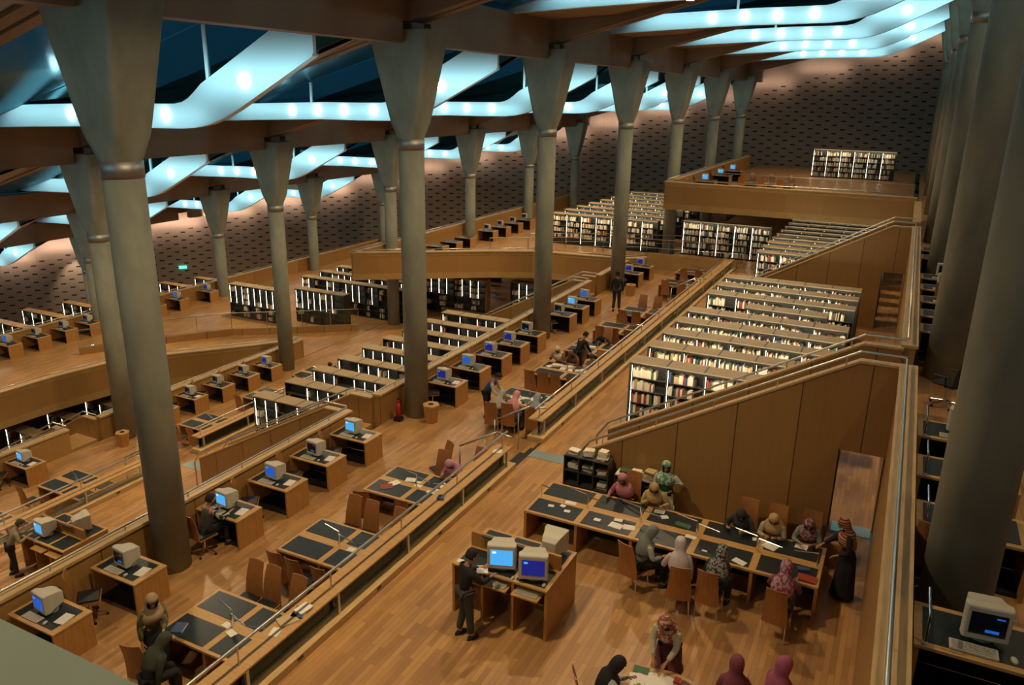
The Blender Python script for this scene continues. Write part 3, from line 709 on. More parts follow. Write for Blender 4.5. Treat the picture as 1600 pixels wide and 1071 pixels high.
for i, (x, y, rz, w) in enumerate([
    (-10.3, 9.42, PI, 'behind the table nearest the bottom left corner, left'), (-9.85, 9.42, PI, 'behind the table nearest the bottom left corner, middle'), (-9.2, 9.40, PI, 'behind the table nearest the bottom left corner, right'),
    (-10.45, 7.25, .3, 'pulled out beside the standing woman in olive at bottom left'),
    (-10.25, 10.48, .05, 'in front of the second table, left of three'), (-9.75, 10.45, 0, 'in front of the second table, middle of three'), (-9.1, 10.45, 0, 'in front of the second table, right of three'),
    (-10.2, 12.42, PI, 'behind the second table, left'), (-9.7, 12.40, PI, 'behind the second table, middle'), (-8.95, 12.42, PI, 'behind the second table, right'),
    (-10.35, 13.30, .35, 'turned away in front of the pink headscarf table'), (-9.2, 13.42, 0, 'in front of the pink headscarf table by the guard'),
    (-9.95, 15.95, 2.6, 'turned behind the pink headscarf table, tall left one'), (-9.65, 15.4, PI, 'behind the pink headscarf table next to the tall one'), (-8.95, 16.0, PI-.2, 'right behind the woman in pink headscarf'),
    (-10.25, 19.55, .2, 'under the grey clad woman past the steps'), (-9.75, 19.72, .1, 'under the woman in pink floral top past the steps'), (-9.0, 19.8, 0, 'under the person in blue grey past the steps'),
    (-10.4, 22.7, 0, 'in front of the three person table, left'), (-9.95, 22.72, .1, 'in front of the three person table, second'), (-9.5, 22.75, 0, 'in front of the three person table, third'), (-8.9, 22.75, 0, 'in front of the three person table, right by the guard'),
    (-9.95, 25.75, PI, 'between the cream scarf and rust scarf women'), (-9.0, 25.85, .05, 'in front of the table with people in black, right'), (-8.9, 25.0, PI, 'behind the peach top woman'),
    (-10.2, 28.8, 0, 'in front of the fourth far table, left'), (-9.6, 28.8, 0, 'in front of the fourth far table, middle'), (-9.0, 28.8, 0, 'in front of the fourth far table, right'),
    (-10.2, 31.6, 0, 'left in front of the table near the standing man'), (-9.6, 31.6, 0, 'middle in front of the table near the standing man'), (-9.0, 31.6, 0, 'right in front of the table near the standing man'),
    (-10.2, 33.95, PI, 'left behind the table near the standing man'), (-9.5, 33.95, PI, 'middle behind the table near the standing man'), (-8.9, 33.95, PI, 'right behind the table near the standing man'),
    (-10.2, 38.1, 0, 'left at the last but one middle terrace table'), (-9.4, 38.1, 0, 'right at the last but one middle terrace table'), (-10.1, 41.3, 0, 'left at the last middle terrace table'), (-9.3, 41.3, 0, 'right at the last middle terrace table')]):
    place(PC, (x, y, -.6), rz, f'tall plywood chair {w}')
for i, (x, y, rz, w) in enumerate([(-24.9, 14.0, 0, 'left before the third table'), (-23.6, 14.0, .2, 'right before the third table'), (-24.6, 20.0, .1, 'before the fourth table'), (-23.7, 20.0, 0, 'by the guard at the fourth table'), (-24.7, 23.5, 0, 'before the fifth table'), (-24.6, 11.0, .2, 'before the second table'), (-24.0, 26.7, 0, 'before the sixth table')]):
    place(PC, (x, y, -4.5), rz, f'tall plywood chair {w}, lower left terrace')
for x, y, rz, w in [(-4.62, 15.42, PI, 'behind the woman in the pink headscarf at the long table'), (-4.0, 15.46, PI, 'behind the woman in yellow at the long table'), (-2.03, 15.38, PI, 'under the woman in black and white at the long table'), (-1.44, 15.40, PI, 'under the woman in beige headscarf at the long table'), (-.77, 15.48, PI, 'under the woman in grey jumper at the long table'),
                    (-3.72, 13.12, -.35, 'under the woman in grey headscarf'), (-2.75, 12.85, .2, 'under the woman in the lilac veil'), (-2.2, 12.95, -.05, 'under the person in plaid scarf'), (-.98, 12.95, -.1, 'under the woman in red patterned scarf')]:
    place(PC, (x, y, 0), rz, f'tall plywood chair {w}')

for i, (x, y, rz) in enumerate([(-9.3, 50.5, 0), (-8.2, 50.6, .2), (-7.0, 50.4, 0), (-9.2, 53.4, PI), (-8.0, 53.5, PI), (-6.8, 53.4, PI)]):
    place(PC, (x, y, 3.5), rz, f'tall plywood chair, {ORD[i]} of six on the raised far balcony')
table('reading_table', 'four seat reading table on the raised far balcony', -9.6, 51.1, 3.5, 3.2, 1.45, 2)

# ------------------------------------------------------------------ standing height catalogue desks
def catalogue(x0, y0, z, label):
    t = thing('catalogue_desk', label, 'desk', (x0, y0, z)); w, d, h = 1.92, 1.40, 1.05
    MB().box(0, w, 0, d, h-.04, h).build('desktop', M['desktop'], t, bevel=.006)
    for (a, b) in ((.08, .58), (.68, 1.20), (1.28, 1.84)):
        for (c, e) in ((.07, .62), (.80, 1.33)): MB().box(a, b, c, e, h+.0005, h+.005).build('leather_inlay', M['blotter'], t)
    for x in (0, .60, 1.22, w-.05): MB().box(x, x+.05, .02, d-.02, 0, h-.04).build('side_panel', M['desk'], t)
    MB().box(.04, w-.04, .68, .74, .0, h+.30).build('partition', M['desk'], t)
    for a in (.30, .95): MB().box(a, a+.52, .60, .66, h+.30, h+.325).build('cable_cover', M['shelfdark'], t)
    MB().box(.06, w-.06, .30, .64, .50, .53).build('lower_shelf', M['desk'], t)
    for a in (.66, 1.28): MB().box(a, a+.52, -.14, .30, .86, .885).build('keyboard_tray', M['desktop'], t)
    return t
catalogue(-6.50, 10.80, 0, 'standing height catalogue desk with three monitors, on the open floor in the foreground')
def place_scaled(p, loc, rz, s, label):
    o = place(p, loc, rz, label); o.scale = (s, s, s); return o
place_scaled(PM['cyan'], (-5.62, 11.15, 1.055), .36, 1.28, 'monitor with light blue screen beside the man in black')
place_scaled(PM['blue'], (-4.98, 11.12, 1.055), .36, 1.28, 'monitor with deep blue screen at the right of the foreground catalogue desk')
place_scaled(PM['dark'], (-4.95, 11.90, 1.055), PI, 1.12, 'monitor seen from behind at the back of the foreground catalogue desk')
place(PK, (-5.58, 10.80, .885), 0, 'keyboard on the pulled out tray beside the man in black'); place(PK, (-4.96, 10.80, .885), 0, 'keyboard on the right hand tray of the foreground catalogue desk')
place(PMO, (-5.28, 10.88, 1.055), 0, 'mouse between the two lit monitors of the foreground catalogue desk'); place(PMO, (-4.70, 10.93, 1.055), 0, 'mouse at the right corner of the foreground catalogue desk')
sheet(-6.38, 10.92, 1.055, .12, .10, .1, 'small white card on the left corner of the foreground catalogue desk')
catalogue(-21.1, 11.35, -3.9, 'standing height catalogue desk with two monitors at lower left beyond the parapet')
place_scaled(PM['cyan'], (-20.4, 11.75, -2.845), -.1, 1.15, 'monitor with bright blue screen on the lower left catalogue desk')
place_scaled(PM['dark'], (-19.75, 12.35, -2.845), PI-.4, 1.15, 'monitor seen from behind on the lower left catalogue desk')

# ------------------------------------------------------------------ bookcases
STUFF = {}
NB = [0]
def bookcase(x0, x1, y, z, label, h=2.1, d=.58, fill=.9, levels=(0, 1, 2, 3, 4), tubes=True, individual=0, top='shelftop', group='lit bookcases in parallel rows', key='hall', bay=1.05, bw=(.03, .06), tube_step=1):
    w = x1-x0; n = max(1, round(w/bay)); b = w/n
    t = thing('bookcase', label, 'bookcase', (x0, y, z), 0, group)
    tb = MB().box(-.03, w+.03, -.03, d+.03, h-.04, h).build('top_board', M[top], t)
    for i in range(1, n): MB().box(i*b-.025, i*b+.025, -.03, d+.03, h, h+.004).build('top_joint', M['shelfdark'], tb)
    MB().box(-.03, 0, 0, d, 0, h-.04).build('end_panel', M['shelfdark'], t); MB().box(w, w+.03, 0, d, 0, h-.04).build('end_panel', M['desk'] if 'left' in label else M['shelfdark'], t)
    MB().box(0, w, d/2-.01, d/2+.01, .08, h-.06).build('back_panel', M['shelfdark'], t)
    MB().box(0, w, 0, d, 0, .08).build('plinth', M['dark'], t)
    for i in range(1, n): MB().box(i*b-.012, i*b+.012, 0, d, .08, h-.04).build('upright', M['shelfdark'], t)
    lev = [.10+.385*k for k in range(5)]
    for k in range(1, 5): MB().box(0, w, 0, d, lev[k]-.03, lev[k]-.01).build('shelf', M['shelfdark'], t)
    if tubes:
        for i in range(0, n*tube_step):
            if tube_step == 2 and random.random() < .22: continue
            xx = i*b/tube_step+.05
            MB().cyl((xx, .012, .9 if 'sunken' in key or 'left' in key else .1), (xx, .012, h-.12), .009 if 'sunken' in key or 'left' in key else .006, 0, 6).build('light_tube', M['tube' if 'sunken' in key or 'left' in key else 'thintube'], t)
    if key in ('near block', 'far block', 'far level'):
        light('added_shelf_wash', 'AREA', (x0+w/2, y-.42, z+2.0), 3.4*w, (1, .86, .60), w, (math.radians(62), 0, 0), .05, 2.6)  # unseen strip light added in the aisle to brighten the books
    for k in levels:
        zz = lev[k]-.01 if k else .085
        for i in range(n):
            x = i*b+.08; end = (i+1)*b-.03
            if random.random() > fill+.2: continue
            stop = x+(end-x)*min(1, fill*random.uniform(.7, 1.35))
            c0 = random.choice(range(8)); ib = 0
            while x < stop-.05:
                bwid = random.uniform(*bw); bh = random.uniform(.20, .31); bd = random.uniform(.16, .23)
                c = random.choice([0, 0, 7, 7, 1, 2, 3, 4, 5, 6, 1, 0, 0, 7, c0])
                if NB[0] < 300 and individual:
                    NB[0] += 1
                    o = MB().box(0, bwid-.003, 0, bd, 0, bh).build('shelved_book', BK[c]); o.location = (x0+x, y+.03, z+zz)
                    ib += 1; pos = ['left end', 'second', 'middle', 'fourth', 'right end'][min(4, i)]
                    tag(o, f'{BKN[c]} book, {ORD[min(ib-1, 29)]} from left, {["bottom", "second", "middle", "fourth", "top"][k]} shelf, {pos} bay of the nearest lit bookcase', 'book', 'books in the nearest lit bookcase')
                else:
                    s = STUFF.setdefault(key, MB()); yy = y+.012+random.uniform(0, .03)
                    s.box(x0+x, x0+x+bwid-.003, yy, yy+bd, z+zz, z+zz+bh, c)
                x += bwid+(.0 if random.random() > .03 else .06)
    return t
R1 = [20.5, 22.2, 23.75, 25.3, 26.8, 28.3, 29.8, 31.4, 33.0]
for i, y in enumerate(R1):
    xa, xb = (-6.35, -1.1) if i != 5 else (-4.6, -1.9)
    bookcase(xa, xb, y, 0, f'long lit bookcase, {ORD[i]} row behind the near staircase', individual=1 if i == 0 else 0, levels=(4, 3, 2, 1, 0) if i == 0 else (4, 3, 2) if i in (6,) else (4, 3), fill=.92, key='near block', bw=(.04, .085) if i == 0 else (.03, .06))
for i in range(12):
    bookcase(-6.2, -.9, 39.6+1.52*i, 0, f'long lit bookcase, {ORD[i]} row beyond the far staircase', levels=(4, 3, 2, 1) if i == 0 else (4, 3), key='far block')
bookcase(-12.0, -6.9, 47.6, 0, 'wide lit bookcase standing under the raised far balcony', levels=(0, 1, 2, 3, 4), fill=.95, key='far block')
R2 = [20.6, 22.35, 24.0, 25.65, 27.4, 29.0, 30.6, 32.4, 34.3]
for i, y in enumerate(R2):
    bookcase(-21.1, -14.9, y, -3.9, f'sunken bookcase with bare glowing tubes, {ORD[i]} row left of the wide column', fill=.22, levels=(4, 3, 2), tube_step=2, key='sunken block', group='sunken bookcases with glowing tubes')
for i, y in enumerate([14.2, 12.4, 10.5]): pass
bookcase(-27.2, -22.6, 41.9, -3.9, 'tall sunken bookcase under the long curved balcony, left part', fill=.45, tube_step=2, key='sunken block', group='sunken bookcases with glowing tubes')
bookcase(-21.2, -16.0, 42.6, -3.9, 'tall sunken bookcase under the long curved balcony, right part', fill=.45, tube_step=2, key='sunken block', group='sunken bookcases with glowing tubes')
for i, (xa, xb, y) in enumerate([(-37.4, -33.4, 35.3), (-33.0, -29.3, 36.4), (-34.9, -26.8, 39.2), (-34.9, -26.8, 41.0), (-34.9, -26.8, 42.8), (-34.9, -26.8, 44.8), (-34.9, -26.8, 47.0), (-34.9, -27.0, 49.5), (-34.9, -27.0, 52.0)]):
    bookcase(xa, xb, y, -4.5, f'dark bookcase with glowing tubes, {ORD[i]} row behind the curved glass balustrade', fill=.35, tube_step=2, key='left block', top='shelftop', levels=(4, 3, 2, 1, 0) if i < 3 else (4, 3), group='dark bookcases behind the glass balustrade')
for i, y in enumerate([50.0, 52.0, 54.0, 56.2, 58.4, 60.6, 62.8, 65.0]):
    bookcase(-21.8+.1*i, -14.3, y, -.6, f'lit bookcase, {ORD[i]} row on the far level between the thin columns', fill=.8, levels=(4, 3, 2, 1) if i == 0 else (4, 3), key='far level', group='bookcases on the far level')
bookcase(-7.0, -1.2, 66.0, 3.5, 'isolated lit bookcase high on the raised far balcony against the perforated wall', h=2.1, fill=.95, key='far level')
bookcase(4.0, 9.0, 62.0, 3.5, 'lit bookcase glimpsed between the right hand columns', fill=.95, key='far level')
for i, (x0, x1, y) in enumerate([(-35.5, -30.2, 19.4), (-35.5, -30.2, 21.4), (-35.5, -30.2, 23.4), (-35.5, -30.2, 17.2), (-35.5, -30.2, 25.4)]):
    bookcase(x0, x1, y, -7.8, f'sunken bookcase, {ORD[i]} under the far left balcony', fill=.3, tube_step=1, key='sunken block', group='bookcases under the far left balcony', levels=(4, 3, 2, 1, 0))
for i, (x0, x1, y) in enumerate([(-56.5, -46.8, 28.0), (-56.5, -46.8, 30.8), (-56.5, -46.8, 33.6), (-56.0, -46.8, 36.4), (-56, -46.8, 41.6), (-55, -46.8, 44.4), (-54, -46.8, 47.2), (-52, -45.8, 50.0)]):
    bookcase(x0, x1, y, -8.4, f'low bookcase with glowing tubes, {ORD[i]} row at the foot of the left perforated wall', fill=.2, key='left block', top='desktop', levels=(4, 3), group='bookcases at the foot of the left wall')
bookcase(-1.35, -.5, 37.8, 0, 'narrow dark bookcase seen through the doorway under the far staircase', fill=.9, key='far block', tubes=False)
KL = {'near block': 'rows of further books on the shelves behind the near staircase', 'far block': 'rows of books on the shelves beyond the far staircase', 'sunken block': 'scattered books on the sunken left shelves', 'left block': 'sparse books on the dark shelves at left', 'far level': 'rows of books on the far level shelves'}
for k, m in STUFF.items():
    tag(m.build('shelved_books', BK), KL[k], 'books', kind='stuff')

# ------------------------------------------------------------------ dark shelf units against the near staircase wall
def low_unit(x0, x1, y, h, cols, label, white_top=False):
    t = thing('open_shelf_unit', label, 'shelf unit', (x0, y, 0)); w = x1-x0; b = w/cols
    MB().box(0, w, 0, .36, h-.03, h).build('top', M['paper'] if white_top else M['shelfdark'], t)
    for i in range(cols+1): MB().box(i*b-.012, i*b+.012, 0, .36, 0, h-.03).build('upright', M['shelfdark'], t)
    for k in range(3): MB().box(0, w, 0, .36, .06+k*.36, .075+k*.36).build('shelf', M['shelfdark'], t)
    MB().box(0, w, .345, .36, 0, h-.03).build('back_panel', M['dark'], t)
    return t
low_unit(-6.35, -5.25, 15.74, 1.18, 3, 'dark open shelf unit piled with papers at the left end of the staircase wall')
low_unit(-5.10, -3.95, 15.80, .95, 2, 'lower dark shelf unit with a white top against the staircase wall', True)
for i, (x, z0, n) in enumerate([(-6.15, 1.18, 3), (-5.80, 1.18, 5), (-5.45, 1.18, 6), (-6.15, .80, 4), (-5.80, .80, 5), (-5.43, .80, 4), (-6.15, .08, 4), (-5.43, .08, 5), (-5.43, .44, 4), (-4.90, .95, 3), (-4.62, .95, 4), (-4.28, .95, 6), (-4.05, .95, 2), (-4.7, .44, 3)]):
    for k in range(n):
        c = random.choice([0, 7, 1, 7, 2, 4, 0, 7]); w_, d_ = random.uniform(.20, .27), random.uniform(.17, .24)
        book(x+random.uniform(-.02, .02), 15.93+random.uniform(-.02, .02), z0+k*.036, w_, d_, random.uniform(-.25, .25), BKN[c], f'{BKN[c]} volume, {ORD[k]} from the bottom, {ORD[i]} pile on the dark shelf units', .034, 'piles on the dark shelf units')

# ================================================================== PEOPLE
M['skin'] = plain('skin_tone', (.42, .22, .13), .55)
M['eye'] = plain('dark_eye', (.02, .015, .012), .3)
M['lip'] = plain('lip', (.35, .11, .09), .5)
def patterned(name, c1, c2, scale, thr=.5):
    m, nt, b = nodes(name); tc = nt.nodes.new('ShaderNodeTexCoord'); n = nt.nodes.new('ShaderNodeTexNoise'); n.inputs['Scale'].default_value = scale; n.inputs['Detail'].default_value = 1
    r = nt.nodes.new('ShaderNodeValToRGB'); r.color_ramp.interpolation = 'CONSTANT'; r.color_ramp.elements[0].color = (*c1, 1); r.color_ramp.elements[1].position = thr; r.color_ramp.elements[1].color = (*c2, 1)
    lk(nt, tc, 'Object', n, 'Vector'); lk(nt, n, 'Fac', r, 'Fac'); lk(nt, r, 'Color', b, 'Base Color'); b.inputs['Roughness'].default_value = .85; return m
def striped(name, c1, c2, axis=2, pitch=.06):
    m, nt, b = nodes(name); tc = nt.nodes.new('ShaderNodeTexCoord'); sp = nt.nodes.new('ShaderNodeSeparateXYZ'); lk(nt, tc, 'Object', sp, 0)
    f = math_node(nt, 'LESS_THAN', math_node(nt, 'FRACT', math_node(nt, 'DIVIDE', sp.outputs[axis], bv=pitch)), bv=.5)
    mx = nt.nodes.new('ShaderNodeMixRGB'); nt.links.new(f, mx.inputs[0]); mx.inputs[1].default_value = (*c1, 1); mx.inputs[2].default_value = (*c2, 1); lk(nt, mx, 0, b, 'Base Color'); b.inputs['Roughness'].default_value = .85; return m
CL = {}
def cloth(col, rough=.85):
    k = tuple(col)
    if k not in CL: CL[k] = plain('cloth_%d' % len(CL), col, rough, noise=.12, nscale=9)
    return CL[k]
BLACK = (.012, .012, .014)
def skin_mesh(nodes_, edges, name, mat, parent, sub=1):
    """nodes_: list of (co, radius); first is the root"""
    me = bpy.data.meshes.new(name); bm = bmesh.new(); lay = bm.verts.layers.skin.verify()
    vs = []
    for i, (c, r) in enumerate(nodes_):
        v = bm.verts.new(c); rr = (r, r) if not isinstance(r, tuple) else r
        v[lay].radius = rr; v[lay].use_root = (i == 0); vs.append(v)
    for a, b in edges: bm.edges.new((vs[a], vs[b]))
    bm.to_mesh(me); bm.free()
    o = bpy.data.objects.new('tmp', me); COL.objects.link(o)
    sk = o.modifiers.new('skin', 'SKIN'); sk.branch_smoothing = .6; sk.use_smooth_shade = True
    sb = o.modifiers.new('sub', 'SUBSURF'); sb.levels = sub; sb.render_levels = sub
    dg = bpy.context.evaluated_depsgraph_get(); dg.update()
    m2 = bpy.data.meshes.new_from_object(o.evaluated_get(dg)); bpy.data.objects.remove(o)
    m2.name = name; m2.materials.clear(); m2.materials.append(mat)
    m2.polygons.foreach_set('use_smooth', [True]*len(m2.polygons))
    r = bpy.data.objects.new(name, m2); COL.objects.link(r); r.parent = parent; return r
def ik(s, h, l1, l2, pole):
    d = h-s; L = min(d.length, l1+l2-.005); dn = d.normalized(); h = s+dn*L
    a = (l1*l1-l2*l2+L*L)/(2*L); q = math.sqrt(max(l1*l1-a*a, 0)); pp = pole-dn*pole.dot(dn); pp = pp.normalized() if pp.length > 1e-4 else Vector((0, -1, 0))
    return s+dn*a+pp*q, h
def person(label, loc, rz, sit=False, lean=8, L=None, R=None, top=(.2, .2, .2), bottom=(.05, .05, .06), head='scarf', hcol=(.5, .2, .25), turn=0, nod=12, skirt=False, scale=1.0, sleeves=None, shoes=(.02, .02, .02), stand_skirt_hem=.06, coatlen=0):
    t = thing('person', label, 'person', loc, rz); t.scale = (scale*1.05,)*3
    hz = .545 if sit else .90
    P0 = Vector((0, 0, hz)); ln = Matrix.Rotation(-math.radians(lean), 3, 'X')
    U = lambda x, y, z: P0+ln @ Vector((x, y, z))
    neck = U(0, .0, .50)
    hd = ln @ Matrix.Rotation(math.radians(turn), 3, 'Z') @ Matrix.Rotation(-math.radians(nod), 3, 'X')
    Hd = lambda x, y, z: neck+hd @ Vector((x, y, z))
    N = [(P0, (.135, .11)), (U(0, 0, .18), (.115, .09)), (U(0, 0, .36), (.125, .085)), (U(0, 0, .45), (.062, .052)), (neck, .046), (Hd(0, .012, .07), .060), (Hd(0, .026, .145), .088), (Hd(0, .012, .215), .066), (Hd(0, .130, .125), .012)]
    E = [(0, 1), (1, 2), (2, 3), (3, 4), (4, 5), (5, 6), (6, 7), (6, 8)]
    arms = {}
    for sx, tgt in ((-1, L), (1, R)):
        sh = U(sx*.165, 0, .43)
        tg = Vector(tgt) if tgt else U(sx*.22, .10, -.08)
        el, wr = ik(sh, tg, .27, .235, Vector((sx*.6, -.5, -.8)))
        d = (wr-el).normalized(); side = d.cross(Vector((0, 0, 1))); side = side.normalized() if side.length > .1 else Vector((1, 0, 0)); dn = Vector((0, 0, -1)) if abs(d.z) < .8 else Vector((0, 1, 0))
        i = len(N); N += [(sh, .044), (el, .036), (wr, .025), (wr+d*.045, (.032, .018)), (wr+d*.085, (.034, .015))]
        E += [(2, i), (i, i+1), (i+1, i+2), (i+2, i+3), (i+3, i+4)]
        for q, (o, ll) in enumerate(((-.027, .058), (-.009, .070), (.009, .066), (.027, .052))):
            j = len(N); b = wr+d*.085+side*o
            N += [(b+d*ll*.5+dn*.006, .0085), (b+d*ll+dn*.026, .0075)]; E += [(i+4, j), (j, j+1)]
        j = len(N); N += [(wr+d*.065-side*sx*.042+dn*.008, .010), (wr+d*.10-side*sx*.050+dn*.02, .009)]; E += [(i+3, j), (j, j+1)]
        arms[sx] = (sh, el, wr, d)
    legs = {}
    for sx in (-1, 1):
        hip = Vector((sx*.088, 0, hz-.03))
        if sit: kn = Vector((sx*.11, .43, hz-.02)); an = Vector((sx*.11, .40, .09))
        else: kn = Vector((sx*.10, .035, .49)); an = Vector((sx*.11, -.01+(.06 if sx > 0 else -.05), .085))
        i = len(N); N += [(hip, .082), (kn, .058), (an, .036), (an+Vector((0, .12, -.045)), (.034, .028))]; E += [(0, i), (i, i+1), (i+1, i+2), (i+2, i+3)]
        legs[sx] = (hip, kn, an)
    skin_mesh(N, E, 'body', M['skin'], t)
    c = top if isinstance(top, bpy.types.Material) else cloth(top)
    T = [(U(0, 0, -.06), (.150, .130)), (U(0, 0, .18), (.145, .115)), (U(0, 0, .36), (.175, .135)), (U(0, 0, .465), (.095, .08))]; TE = [(0, 1), (1, 2), (2, 3)]
    if sleeves is None:
        for sx in (-1, 1):
            sh, el, wr, d = arms[sx]; i = len(T); T += [(sh, .080), (el, .056), (wr-d*.02, .040)]; TE += [(2, i), (i, i+1), (i+1, i+2)]
    else:
        for sx in (-1, 1):
            sh, el, wr, d = arms[sx]
            skin_mesh([(sh, .070), (el, .056), (wr-d*.02, .040)], [(0, 1), (1, 2)], 'sleeve', sleeves if isinstance(sleeves, bpy.types.Material) else cloth(sleeves), t)
    skin_mesh(T, TE, 'top', c, t)
    b = bottom if isinstance(bottom, bpy.types.Material) else cloth(bottom)
    if skirt and not sit:
        rings = []
        for z, rx, ry in ((hz+.06, .15, .12), (hz-.05, .19, .155), (.5, .21, .18), (stand_skirt_hem+.1, .23, .21), (stand_skirt_hem, .235, .215)):
            rings.append([(math.cos(2*PI*k/20)*rx*(1+.04*math.sin(k*2.5)), math.sin(2*PI*k/20)*ry*(1+.04*math.sin(k*2.5)), z) for k in range(20)])
        MB().loft(rings).build('skirt', b, t, True)
    if (not skirt) or sit or stand_skirt_hem > .2:
        rr = (.115, .095, .075) if (skirt and sit) else (.100, .075, .062)
        bb = b if not (skirt and not sit) else cloth(BLACK)
        T = [((0, 0, hz+.01), (.118, .105))]; TE = []
        for sx in (-1, 1):
            hip, kn, an = legs[sx]; i = len(T); T += [(hip, rr[0]), (kn, rr[1]), (an+Vector((0, 0, .02)), rr[2])]; TE += [(0, i), (i, i+1), (i+1, i+2)]
        skin_mesh(T, TE, 'trousers' if not skirt else 'skirt_over_legs', bb, t)
    for sx in (-1, 1):
        an = legs[sx][2]; MB().loft([[(an.x+math.cos(a*PI/6)*.042*s, an.y+.04+math.sin(a*PI/6)*.115*s, z) for a in range(12)] for z, s in ((0.0, 1), (.05, .95), (.085, .6))]).build('shoe', cloth(shoes), t, True)
    for sx in (-1, 1):
        p = Hd(sx*.032, .106, .158); MB().mbox(Matrix.Translation(p), .020, .010, .009).build('eye', M['eye'], t)
    MB().mbox(Matrix.Translation(Hd(0, .102, .088)), .036, .010, .010).build('mouth', M['lip'], t)
    if head == 'hair':
        me = MB(); n = 18; rows = [(.265, .02, 9), (.255, .062, 9), (.225, .088, 9), (.185, .097, 1), (.14, .097, 1), (.09, .088, 1)]
        for z, r, _ in rows: me.v += [tuple(Hd(math.sin(2*PI*k/n)*r, .006+math.cos(2*PI*k/n)*r*1.08-.012, z)) for k in range(n)]
        for i in range(len(rows)-1):
            for k in range(n):
                if rows[i+1][2] == 1 and min(k, n-1-k) < 4: continue
                j = (k+1) % n; me.f.append((i*n+k, i*n+j, (i+1)*n+j, (i+1)*n+k)); me.m.append(0)
        me.f.append(tuple(range(n))); me.m.append(0)
        for sx in (-1, 1): MB().mbox(Matrix.Translation(Hd(sx*.088, .0, .13)), .018, .035, .055).build('ear', M['skin'], t, bevel=.006)
    else:
        me = MB(); n = 24
        rows = [(.285, .015, .015, 0), (.275, .05, .055, 0), (.245, .082, .09, 0), (.205, .098, .108, 0), (.16, .104, .112, 1), (.11, .102, .108, 1), (.065, .095, .10, 1), (.03, .092, .092, 0), (-.02, .122, .108, 0), (-.07, .172, .135, 0), (-.14, .20, .155, 0), (-.23, .20, .16, 0), (-.30, .185, .155, 0)]
        for q, (z, rx, ry, _) in enumerate(rows):
            for k in range(n):
                a = 2*PI*k/n; x, y = math.sin(a)*rx, math.cos(a)*ry
                w = min(1, max(0, (z+.10)/.12)); p1 = Hd(x, y+.008, z); p2 = neck+ln @ Vector((x, y+.01, z+(.05*math.cos(a) if z < -.1 else 0)))
                me.v.append(tuple(p1*w+p2*(1-w)))
        for i in range(len(rows)-1):
            for k in range(n):
                if (rows[i][3] or rows[i+1][3]) and (k < 4 or k > n-5): continue
                j = (k+1) % n; me.f.append((i*n+k, i*n+j, (i+1)*n+j, (i+1)*n+k)); me.m.append(0)
        me.f.append(tuple(range(n))); me.m.append(0)
    hm = hcol if isinstance(hcol, bpy.types.Material) else cloth(hcol)
    o = me.build('hair' if head == 'hair' else 'headscarf', hm, t, True); sd = o.modifiers.new('thickness', 'SOLIDIFY'); sd.thickness = .008
    return t
HAIR = (.015, .011, .009)
PI2 = PI/2
person('man in black jacket and grey trousers reading papers at the foreground catalogue desk', (-5.92, 10.28, 0), -.55, lean=6, L=(-.10, .36, 1.16), R=(.16, .40, 1.12), top=BLACK, bottom=(.05, .05, .055), head='hair', hcol=HAIR, nod=25, scale=1.02)
person('standing woman in green vest, white tunic and pale green headscarf raising one hand', (-3.85, 15.55, 0), PI, lean=0, L=(-.34, .22, 1.28), R=(.24, .10, .82), top=(.01, .13, .05), sleeves=(.42, .44, .42), bottom=(.62, .60, .52), skirt=True, stand_skirt_hem=.48, hcol=patterned('scarf_green_print', (.45, .60, .48), (.12, .30, .2), 14), turn=12, nod=14, scale=.97)
person('standing woman in long black robe and orange patterned headscarf reaching over the table end', (.0, 14.75, 0), PI2+.25, lean=8, R=(.15, .50, .92), L=(-.16, .22, .95), top=BLACK, bottom=BLACK, skirt=True, hcol=striped('scarf_orange_stripe', (.50, .22, .10), (.10, .03, .03), 2, .045), nod=20, scale=.99)
person('man with striped sleeves and dark waistcoat sitting at a computer left of centre', (-12.85, 10.80, -.6), -.15, sit=True, lean=14, L=(-.12, .46, .80), R=(.22, .46, .80), top=(.05, .055, .05), sleeves=striped('sleeve_stripe', (.55, .50, .38), (.03, .03, .03), 0, .07), bottom=BLACK, head='hair', hcol=HAIR, nod=10)
place(PS, (-12.85, 10.72, -.6), -.15, 'swivel chair under the man in striped sleeves')
person('standing woman in olive patterned top and pale scarf holding a booklet at bottom left', (-10.55, 7.55, -.6), -PI2-.3, lean=6, L=(.0, .42, 1.10), R=(.26, .12, .74), top=patterned('olive_print', (.16, .14, .05), (.07, .06, .03), 16), bottom=BLACK, skirt=True, hcol=(.36, .26, .15), nod=18, turn=-10, scale=1.0)
person('seated person in dark green at the bottom left corner beside the standing woman', (-10.05, 6.95, -.6), -.3, sit=True, lean=25, top=(.035, .045, .03), bottom=BLACK, hcol=(.05, .055, .035), nod=20)
person('person in grey beige jacket leaning over the lower left catalogue desk', (-20.9, 10.95, -3.9), -.5, lean=26, L=(-.10, .42, 1.14), R=(.20, .42, 1.14), top=(.26, .23, .15), bottom=BLACK, head='hair', hcol=(.05, .04, .03), nod=15, scale=1.02)
person('man in blue and white jumper leaning over the crowded table past the steps', (-10.95, 20.40, -.6), -PI2+.1, lean=34, L=(-.15, .52, .86), R=(.18, .50, .86), top=(.03, .07, .30), sleeves=(.50, .48, .40), bottom=BLACK, head='hair', hcol=HAIR, nod=10)
person('seated woman in pale grey leaning forward past the steps', (-10.25, 19.62, -.6), -.1, sit=True, lean=30, L=(-.1, .5, .78), R=(.2, .5, .78), top=(.40, .41, .38), bottom=(.08, .08, .10), hcol=(.36, .35, .28), nod=20)
